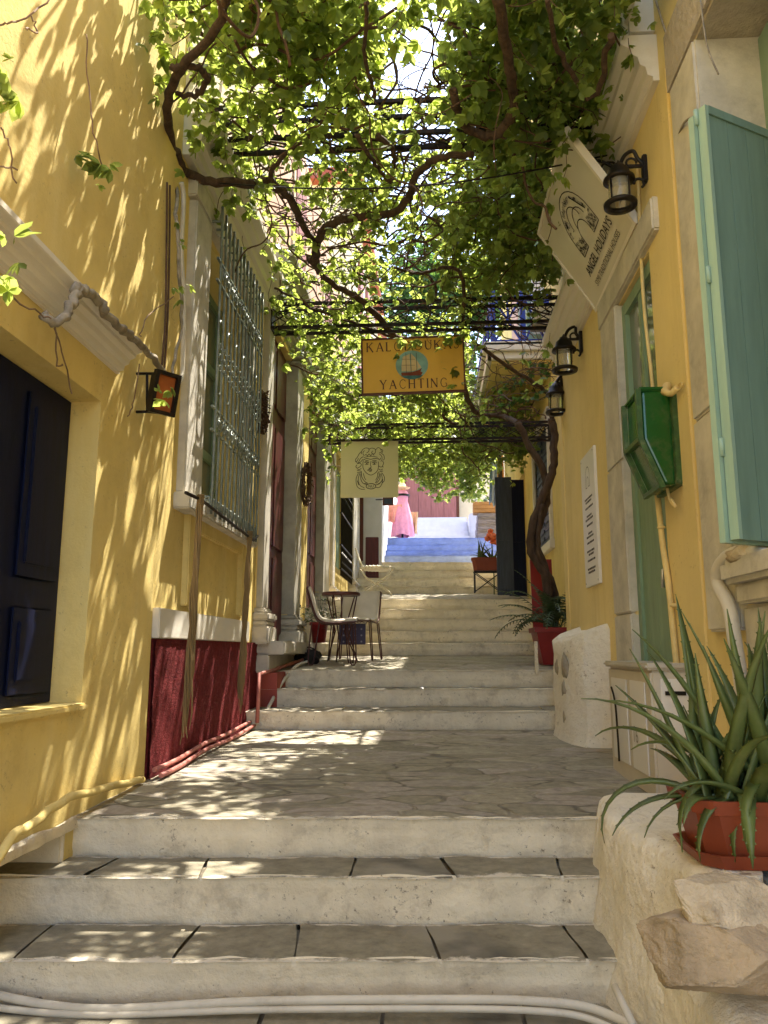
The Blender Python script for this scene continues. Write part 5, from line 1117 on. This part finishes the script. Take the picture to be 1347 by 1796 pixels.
for k_ in range(24): frond(b, Vector((cz0.x+random.uniform(-.28, .3), 20.3, cz0.z+.29)), random.uniform(0, 6.28), random.uniform(.4, 1.3), random.uniform(.2, .34), 1.6, .05)
b.build('plants', 'palm_green', t)
t = thing('rug_shelf', 'stepped shelf draped with dark striped rugs under the wooden crate', 'shelf', (cz0.x, 20.2, zt))
for k_ in range(4):
    z_ = zt+.02+(cz0.z-zt-.03)*(k_+1)/4; b = MB(); b.box((cz0.x-.26+.02*k_, 19.6+.14*k_, zt+.013), (cz0.x+.34, 20.6, z_-.002), bev=.02); b.build('rug', 'rug', t)
fo = onY(862, 943, 15.2); t = thing('flowering_plant', 'coral orange bloom cluster beside the dark shutters', 'flowers', (fo.x, 15.2, z3))
b = MB()
for k_ in range(16): d_ = Vector((random.gauss(0, .05), random.gauss(0, .05), random.gauss(0, .07))); b.blob(fo+d_, (.055, .05, .05), 2, .5, 3, 0, k_)
b.build('bloom', 'orange_petal', t)
b = MB(); b.tube(smoothpath([(fo.x+.02, 15.2, z3-.2), (fo.x+.03, 15.2, z3+.3), fo], 4), .012, 5); b.build('stem', 'palm_green', t)
# on the balcony
a0 = onY(929, 452, 10.55); a1_ = onY(982, 548, 10.55); t = thing('air_conditioner', 'white air conditioner cabinet hung above the balcony rail', 'air conditioner', (a0.x, 10.6, a1_.z))
b = MB(); b.box((a0.x, 10.5, a1_.z-.3), (a1_.x+.05, 10.85, a0.z), bev=.015); b.build('casing', 'ac_white', t)
b = MB(); b.box((a0.x+.05, 10.492, a0.z-.5), (a1_.x-.12, 10.4995, a0.z-.08), bev=.002); b.build('panel', 'plaque_white', t)
b = MB(); xm = (a0.x+a1_.x)/2+.06; zz = a0.z-.30; b.bar((xm, 10.47, zz), (xm-.13, 10.47, zz-.42), .04); b.bar((xm, 10.466, zz), (xm+.13, 10.466, zz-.30), .04); b.build('strut', 'black_iron', t)
c0 = onY(932, 548, 9.9); c1 = onY(985, 577, 9.9); t = thing('window_box', 'weathered tan box fixed outside the blue balcony rail', 'box', c0)
b = MB(); b.box((c0.x, 9.70, c1.z), (c1.x+.02, 9.90, c0.z), bev=.012); b.build('box', 'tan_box', t)
b = MB(); b.box((c0.x-.03, 9.66, c1.z-.035), (c1.x, 9.91, c1.z-.004), bev=.005); b.build('base', 'pale_bark', t)

# ------------------------------------------------------------------ vines
def leaf_object(name, mat, pts, size, parent, tilt=.5, seed=1, droop=(.2, .9), nl=5):
    g = np.random.default_rng(seed); n = len(pts); P = np.array(pts, float)
    th = g.uniform(0, 2*np.pi, n); nz = np.stack([g.normal(0, tilt, n), g.normal(0, tilt, n), np.ones(n)], 1); nz /= np.linalg.norm(nz, axis=1)[:, None]
    x = np.stack([np.cos(th), np.sin(th), np.zeros(n)], 1); x -= nz*(x*nz).sum(1)[:, None]; x /= np.linalg.norm(x, axis=1)[:, None]; y = np.cross(nz, x)
    sz = size*g.uniform(.5, 1.45, n); tint = np.clip(g.normal(.40, .36, n), 0, 1)
    LS = np.array([(0, 0, 0), (.32, .20, .03), (.66, .22, .02), (1, 0, -.04), (.66, -.22, .02), (.32, -.20, .03)])
    V = []; T = []
    for k in range(nl):
        a = (k-(nl-1)/2)*(.66 if nl == 5 else .8)+g.normal(0, .12, n); ln_ = sz*(1-.16*abs(k-(nl-1)/2))*g.uniform(.85, 1.1, n); dr = g.uniform(*droop, n)
        dx = x*np.cos(a)[:, None]+y*np.sin(a)[:, None]; dy = -x*np.sin(a)[:, None]+y*np.cos(a)[:, None]
        d = dx*np.cos(dr)[:, None]-nz*np.sin(dr)[:, None]; u = dx*np.sin(dr)[:, None]+nz*np.cos(dr)[:, None]
        rl = g.normal(0, .35, n); dy2 = dy*np.cos(rl)[:, None]+u*np.sin(rl)[:, None]; u2 = np.cross(d, dy2)
        v = P[:, None, :]+ln_[:, None, None]*(LS[None, :, 0, None]*d[:, None, :]+LS[None, :, 1, None]*dy2[:, None, :]*1.15+LS[None, :, 2, None]*u2[:, None, :])
        V.append(v.reshape(-1, 3)); T.append(np.repeat(np.clip(tint+g.normal(0, .08, n), 0, 1), 2))
    V = np.concatenate(V); T = np.concatenate(T); nf = len(V)//6
    b_ = np.arange(nf)*6; Fq = np.stack([np.stack([b_, b_+5, b_+4, b_+3], 1), np.stack([b_, b_+3, b_+2, b_+1], 1)], 1).reshape(-1, 4)
    off = wpos(parent) if parent else Vector((0, 0, 0)); V = V-np.array(off)
    me = bpy.data.meshes.new(name); me.vertices.add(len(V)); me.vertices.foreach_set('co', V.ravel()); me.loops.add(Fq.size); me.loops.foreach_set('vertex_index', Fq.ravel().astype(np.int32))
    me.polygons.add(len(Fq)); me.polygons.foreach_set('loop_start', np.arange(len(Fq), dtype=np.int32)*4); me.polygons.foreach_set('loop_total', np.full(len(Fq), 4, np.int32))
    me.materials.append(MATS[mat]); at = me.attributes.new('tint', 'FLOAT', 'FACE'); at.data.foreach_set('value', np.repeat(T, 1).astype(np.float32)[:len(Fq)])
    me.update(calc_edges=True); me.validate(); o = bpy.data.objects.new(name, me); C.objects.link(o)
    if parent: o.parent = parent
    return o
def wander(p, d, L, step=.12, turn=.35, zc=None, zs=.25):
    pts = [Vector(p)]; d = Vector(d).normalized()
    for i in range(int(L/step)):
        d = (d+Vector((random.gauss(0, turn), random.gauss(0, turn), random.gauss(0, turn*.6)))).normalized()
        if zc is not None: d.z += (zc-pts[-1].z)*zs
        d.normalize(); pts.append(pts[-1]+d*step)
    return pts
def nz2(x, y, s): return mnoise.noise(Vector((x*s, y*s, 3.3)))
def inside(p): return LX+.04 < p.x < (RX-.04 if p.y < 7.6 else KX-.05)
def vine(label, root, stems, main, n_w, region, zc, zthick, density, leafn, size, seed, gap=None, tmat='bark'):
    random.seed(seed); x0, x1, y0, y1 = region
    t = thing('climbing_vine', label, 'vine', root)
    k = MB()
    for pts, r0, r1 in stems:
        P = smoothpath(pts, 7, .006); k.tube(P, [r0+(r1-r0)*i/(len(P)-1)+(.006 if r0 > .03 else .0015)*mnoise.noise(P[i]*6) for i in range(len(P))], 9)
    k.build('trunk', tmat, t)
    paths = []
    for pts, r0, r1 in main:
        P = smoothpath(pts, 7, .007); k = MB(); k.tube(P, [max(.006, r0+(r1-r0)*i/(len(P)-1)) for i in range(len(P))], 8); k.build('branch', 'bark', t); paths.append(P)
    k = MB(); cl = []
    for i in range(n_w):
        p = Vector((random.uniform(x0, x1), random.uniform(y0, y1), zc+random.uniform(-.05, zthick)))
        P = wander(p, (random.gauss(0, 1), random.gauss(0, 1), 0), random.uniform(.6, 2.2), .11, .38, zc+zthick*.35)
        P = [q for q in P if inside(q)]
        if len(P) < 4: continue
        k.tube(smoothpath(P, 3), random.choice((.003, .004, .006, .009)), 5); paths.append(P)
    for i in range(n_w//2):       # hanging tendrils
        p = Vector((random.uniform(x0, x1), random.uniform(y0, y1), zc)); P = wander(p, (0, 0, -1), random.uniform(.15, .5), .07, .25)
        if inside(P[-1]): k.tube(P, .0025, 4); cl.append(P[-1]); cl.append(P[-2])
    k.build('twigs', 'twig', t)
    pts = []
    tries = 0
    while len(pts) < leafn and tries < leafn*12:
        tries += 1
        if random.random() < .35 and paths:
            q = random.choice(random.choice(paths)); c = q+Vector((random.gauss(0, .12), random.gauss(0, .12), random.gauss(.05, .10)))
        else: c = Vector((random.uniform(x0, x1), random.uniform(y0, y1), zc+zthick*abs(random.gauss(0, .55))-.06))
        dn = density+1.15*nz2(c.x, c.y, 1.7)+.5*nz2(c.x+9, c.y, 4.1)
        if gap: dn -= gap(c)
        if random.random() > dn or not inside(c) or not (y0-.4 < c.y < y1+.4): continue
        for j in range(random.randint(2, 6)): pts.append(c+Vector((random.gauss(0, .09), random.gauss(0, .09), random.gauss(0, .07))))
    pts = [p for p in pts if inside(p)]+[q for q in cl]
    leaf_object('foliage', 'vine_leaf', pts, size, t, .45, seed)
    return t
def Z(x, y, z=4.35): return onZ(x, y, z)
def gapf(c): return -.62*(c.x > .1)+.34*(-1.3 < c.x < .2 and c.y > 4.7)-.15*(c.y < 4.7)+1.3*math.exp(-((c.x-.10)/.22)**2-((c.y-4.35)/.9)**2)+.9*math.exp(-((c.x-.25)/.3)**2-((c.y-5.9)/.5)**2)
vine('gnarled vine with thick bent branches over the near lane, rooted along the left moulding', (LX+.1, 3.9, 2.6),
     [([onX(300, 668, LX+.10), onX(262, 622, LX+.13), onX(225, 586, LX+.15), onX(190, 552, LX+.16), onX(168, 525, LX+.15), onX(135, 505, LX+.14)], .016, .022),
      ([onX(135, 505, LX+.14), onX(128, 535, LX+.17), onX(100, 565, LX+.16), onX(72, 552, LX+.12)], .020, .016),
      ([onX(300, 668, LX+.10), onX(318, 560, LX+.08), onX(312, 420, LX+.1), Z(310, 300)], .009, .012)],
     [([Z(400, -10), Z(375, 55), Z(300, 150), Z(298, 235), Z(330, 305), Z(400, 322), Z(470, 318)], .022, .034),
      ([Z(470, 318), Z(505, 345), Z(530, 395), Z(555, 430), Z(560, 480)], .034, .020), ([Z(470, 318), Z(490, 280), Z(545, 240)], .020, .010),
      ([Z(300, 120), Z(345, 118), Z(362, 140), Z(345, 166), Z(308, 164)], .020, .014), ([Z(230, 280), Z(280, 290), Z(330, 305)], .016, .022),
      ([Z(795, 160), Z(806, 200), Z(830, 232), Z(868, 234), Z(898, 200), Z(895, 120), Z(870, -10)], .024, .030),
      ([Z(830, 272), Z(760, 280), Z(725, 320), Z(715, 350), Z(680, 375), Z(600, 385), Z(565, 408), Z(548, 460)], .022, .034),
      ([Z(685, 315), Z(690, 270), Z(662, 235)], .014, .018), ([Z(680, 318), Z(650, 275), Z(628, 240)], .012, .016), ([Z(645, 0), Z(640, 90), Z(655, 170)], .010, .012), ([Z(960, 0), Z(985, 100), Z(1040, 170), Z(1075, 60)], .012, .018)],
     340, (LX+.1, RX-.1, 3.45, 7.2), 4.62, .70, .36, 8800, .074, 21, gapf, 'pale_bark')
vt = [Vector((1.30, 8.85, fz(8.8))), onY(958, 1020, 8.9), onY(930, 960, 8.9), onY(945, 890, 8.9), onY(968, 830, 8.9), onY(972, 770, 8.9), onY(968, 735, 8.9)]
vt2 = [Vector((1.33, 8.95, fz(8.8))), onY(965, 1030, 9.0), onY(940, 950, 9.0), onY(958, 880, 9.0), onY(955, 830, 9.0), onY(930, 785, 9.0), onY(908, 742, 9.0)]
vine('twin stemmed vine with twisted trunk rising behind the square red pot', vt[0],
     [(vt, .055, .042), (vt2, .05, .04), ([vt[0]+Vector((.06, .05, 0)), onY(975, 1040, 8.95), onY(944, 965, 8.86), onY(952, 885, 8.86)], .03, .024)],
     [([vt[-1], Z(960, 690, 4.3), Z(900, 650, 4.4), Z(830, 600, 4.4)], .03, .02), ([vt2[-1], Z(880, 730, 4.2), Z(830, 720, 4.2), Z(800, 640, 4.3), Z(760, 620, 4.35), Z(690, 590, 4.35)], .032, .034),
      ([Z(690, 590, 4.35), Z(640, 530, 4.4), Z(575, 490, 4.4), Z(540, 450, 4.4)], .034, .02), ([Z(800, 640, 4.3), Z(815, 540, 4.4), Z(800, 470, 4.4), Z(740, 480, 4.4), Z(690, 470, 4.45)], .02, .012),
      ([Z(600, 700, 4.2), Z(680, 690, 4.25), Z(760, 720, 4.2), Z(800, 745, 4.1)], .016, .02), ([Z(690, 590, 4.35), Z(560, 545, 4.35), Z(480, 505, 4.35)], .016, .01)],
     190, (LX+.1, KX-.1, 6.9, 12.5), 4.24, .70, .46, 5600, .080, 22, lambda c: .8*math.exp(-((c.x+.1)/.35)**2-((c.y-7.0)/.35)**2)+(1.3 if (c.x > .42 and c.y < 10.6) else 0)+(.4 if c.x < -.75 and c.y > 7.6 else 0)+.25*(-1.25 < c.x < .15 and c.y < 8.6))
# third vine: bright mass hanging across the upper lane, with curtains of leaves before the pink door
random.seed(31); tv = thing('climbing_vine', 'sunlit vine mass hanging over the blue steps in front of the pink door', 'vine', (1.9, 16.9, 3))
def tvp(x, y, Y): return onY(x, y, Y)
mains = [([Vector((1.55, 16.5, 3.0)), tvp(872, 760, 16.6), tvp(850, 735, 16.6), tvp(780, 745, 16.8), tvp(700, 755, 17), tvp(660, 760, 17.2)], .05, .02), ([tvp(850, 735, 16.6), tvp(830, 700, 15), tvp(760, 690, 14.5), tvp(650, 700, 14)], .03, .012), ([tvp(780, 745, 16.8), tvp(772, 790, 17), tvp(765, 850, 17.2)], .014, .006), ([tvp(835, 740, 17), tvp(828, 800, 17.2), tvp(822, 860, 17.3)], .014, .006)]
for pts, r0, r1 in mains: P = smoothpath(pts, 7, .01); k = MB(); k.tube(P, [r0+(r1-r0)*i/(len(P)-1) for i in range(len(P))], 7); k.build('branch', 'bark', tv)
pts = []
def blob_pts(x, y, Y, sx, sy, sY, n, hang=0):
    for i in range(n):
        a, b_, c = random.gauss(0, 1), random.gauss(0, 1), random.gauss(0, 1)
        if abs(a) > 1.8 or abs(b_) > 1.6: continue
        p = onY(x+a*sx, y+b_*sy, Y+c*sY)
        if mnoise.noise(p*1.6) > -.28: pts.append(p)
for a in ((770, 770, 17, 48, 28, .9, 1100), (730, 800, 17, 24, 28, .5, 520), (768, 836, 17.2, 20, 26, .4, 620), (740, 800, 17.1, 40, 26, .5, 500), (835, 800, 17.2, 22, 30, .5, 400), (828, 812, 17.3, 16, 42, .4, 620), (822, 850, 17.3, 12, 16, .3, 130), (700, 790, 17, 16, 22, .4, 200), (690, 720, 14.5, 60, 18, 1.2, 900), (780, 700, 14.5, 40, 22, 1.2, 600), (640, 730, 15, 30, 14, 1, 350), (850, 740, 15.5, 25, 20, 1, 350)): blob_pts(*a)
leaf_object('foliage', 'vine_leaf', pts, .11, tv, .6, 32)
random.seed(41); tg = thing('climbing_vine', 'darker trailing creeper hanging from the marble entablature on the left', 'vine', (LX+.2, 9, 4.6)); pts = []; k = MB()
for i in range(13):
    y = random.uniform(8.2, 12.0); p = Vector((LX+random.uniform(.12, .5), y, 4.55)); P = [q for q in wander(p, (.15, 0, -1), random.uniform(.4, 1.25), .08, .28)]; k.tube(P, .004, 4)
    for q in P[2:]:
        for j in range(random.choice((0, 1, 2, 3))): pts.append(q+Vector((random.gauss(0, .06), random.gauss(0, .06), random.gauss(0, .05))))
k.build('stems', 'dead_twig', tg); leaf_object('foliage', 'vine_leaf', pts, .10, tg, .6, 42)
# loose sprays: in front of the yellow sign, along the near left wall
random.seed(51); ts = thing('climbing_vine', 'thin loose sprays with few leaves and dead tendrils against the near yellow wall', 'vine', (LX+.05, 3.9, 3)); pts = []; k = MB()
for path in ([onX(150, 60, LX+.05), onX(155, 150, LX+.06), onX(165, 230, LX+.1), onX(180, 300, LX+.1)], [onX(0, 225, LX+.04), onX(15, 250, LX+.05), onX(25, 320, LX+.03)], [onX(0, 293, LX+.03), onX(28, 297, LX+.05)], [onX(90, 0, LX+.2), onX(30, 35, LX+.15), onX(0, 45, LX+.1)], [onX(55, 30, LX+.1), onX(62, 55, LX+.1), onX(45, 48, LX+.1)],
             [onX(95, 570, LX+.10), onX(110, 620, LX+.06), onX(125, 690, LX+.04)], [onX(98, 575, LX+.10), onX(100, 640, LX+.06), onX(110, 640, LX+.05)], [onX(245, 590, LX+.08), onX(260, 555, LX+.09), onX(305, 520, LX+.1)], [onX(0, 510, LX+.2), onX(60, 545, LX+.16), onX(90, 560, LX+.16)], [onX(243, 640, LX+.05), onX(235, 700, LX+.05), onX(225, 730, LX+.04)]):
    k = MB(); k.tube(smoothpath(path, 5, .004), .0035, 5); k.build('stem', 'dead_twig', ts)
for c, n in ((onX(172, 285, LX+.12), 5), (onX(185, 312, LX+.12), 3), (onX(318, 410, LX+.12), 3), (onX(322, 512, LX+.14), 4), (onX(292, 690, LX+.34), 4), (onX(8, 160, LX+.2), 3), (onX(5, 120, LX+.2), 2), (onX(20, 470, LX+.5), 5), (onX(5, 488, LX+.5), 2)):
    for j in range(n): pts.append(c+Vector((random.gauss(0, .03), random.gauss(0, .05), random.gauss(0, .04))))
for c, n in ((onY(705, 600, 7.0), 4), (onY(728, 600, 7.0), 4), (onY(792, 600, 7.0), 3), (onY(808, 598, 7.0), 3), (onY(797, 650, 7.0), 2), (onY(805, 672, 7.0), 3), (onY(690, 622, 7.0), 2)):
    for j in range(n): pts.append(c+Vector((random.gauss(0, .03), random.gauss(0, .03), random.gauss(0, .025))))
leaf_object('foliage', 'vine_leaf', pts, .075, ts, .6, 52)
# creeper with small bluish leaves across the balcony soffit
random.seed(61); tb = thing('climbing_vine', 'bare trailing vine with a few leaves under the yellow balcony soffit', 'vine', (1.0, 9.8, 4.9)); pts = []; k = MB()
for i in range(9):
    a = onY(random.uniform(865, 900), random.uniform(630, 720), 9.7); b_ = onY(random.uniform(960, 990), random.uniform(600, 700), 9.0); P = smoothpath([a, a.lerp(b_, .35)+Vector((0, 0, random.uniform(-.1, .12))), a.lerp(b_, .7)+Vector((0, 0, random.uniform(-.12, .1))), b_], 5); k.tube(P, .0045, 4)
    for q in P: 
        if random.random() < .35: pts.append(q)
k.build('stems', 'twig', tb); leaf_object('foliage', 'tree_leaf', pts, .085, tb, .6, 62)
# trees behind the end of the lane
def tree(label, base, h, crown, n, size, seed):
    random.seed(seed); t = thing('leafy_tree', label, 'tree', base); base = Vector(base); k = MB()
    k.tube(smoothpath([base, base+Vector((.1, 0, h*.3)), base+Vector((-.1, .1, h*.6)), base+Vector((.05, 0, h*.8))], 5), [.22-.007*i for i in range(16)], 8)
    pts = []; cl = []
    for i in range(13):
        c = base+Vector((random.gauss(0, crown[0]*.42), random.gauss(0, crown[1]*.42), h+random.gauss(0, crown[2]*.42))); cl.append(c)
        k.tube(smoothpath([base+Vector((0, 0, h*random.uniform(.45, .8))), base.lerp(c, .7)+Vector((0, 0, h*.15)), c], 4), [.07-.006*j for j in range(9)], 5)
    k.build('trunk', 'bark', t)
    for c in cl:
        r = random.uniform(.5, 1.0)
        for j in range(n//13):
            v = Vector((random.gauss(0, 1), random.gauss(0, 1), random.gauss(0, .8))); v = v.normalized()*random.random()**.4; pts.append(c+Vector((v.x*crown[0]*.5, v.y*crown[1]*.5, v.z*crown[2]*.45))*r)
    leaf_object('crown', 'tree_leaf', pts, size, t, .9, seed, nl=3)
tree('dark green leafy tree rising behind the end house', (1.0, 31, 5), 9.0, (4.2, 3, 4.0), 5200, .26, 71)
tree('leafy tree standing beside the balcony house at the upper right', (5.0, 25.0, 4), 6.2, (2.2, 2.2, 3.0), 3400, .17, 72)

# ------------------------------------------------------------------ light
SUN = Vector((.23, .40, 1.0)).normalized()
el = math.asin(SUN.z); az = math.atan2(SUN.x, SUN.y)      # azimuth from +Y towards +X
w = bpy.data.worlds.new('World'); S.world = w; w.use_nodes = True; nt = w.node_tree
sky = nt.nodes.new('ShaderNodeTexSky'); sky.sky_type = 'NISHITA'; sky.sun_disc = False; sky.sun_elevation = el; sky.sun_rotation = az
sky.air_density = 1.0; sky.dust_density = 1.5; sky.ozone_density = 1.0
bg = nt.nodes['Background']; nt.links.new(sky.outputs[0], bg.inputs[0]); bg.inputs[1].default_value = .15
ld = bpy.data.lights.new('sun', 'SUN'); ld.energy = 3.4; ld.angle = math.radians(.53); ld.color = (1, .93, .80)
lo = bpy.data.objects.new('sun', ld); C.objects.link(lo); lo.rotation_euler = SUN.to_track_quat('Z', 'Y').to_euler(); lo.location = (5, 10, 20)
vs = S.view_settings; vs.view_transform = 'Standard'; vs.look = 'None'; vs.gamma = 1; vs.use_curve_mapping = False; vs.exposure = 2.35
S.cycles.max_bounces = 8; S.cycles.diffuse_bounces = 5; S.cycles.transparent_max_bounces = 8; S.cycles.use_denoising = True
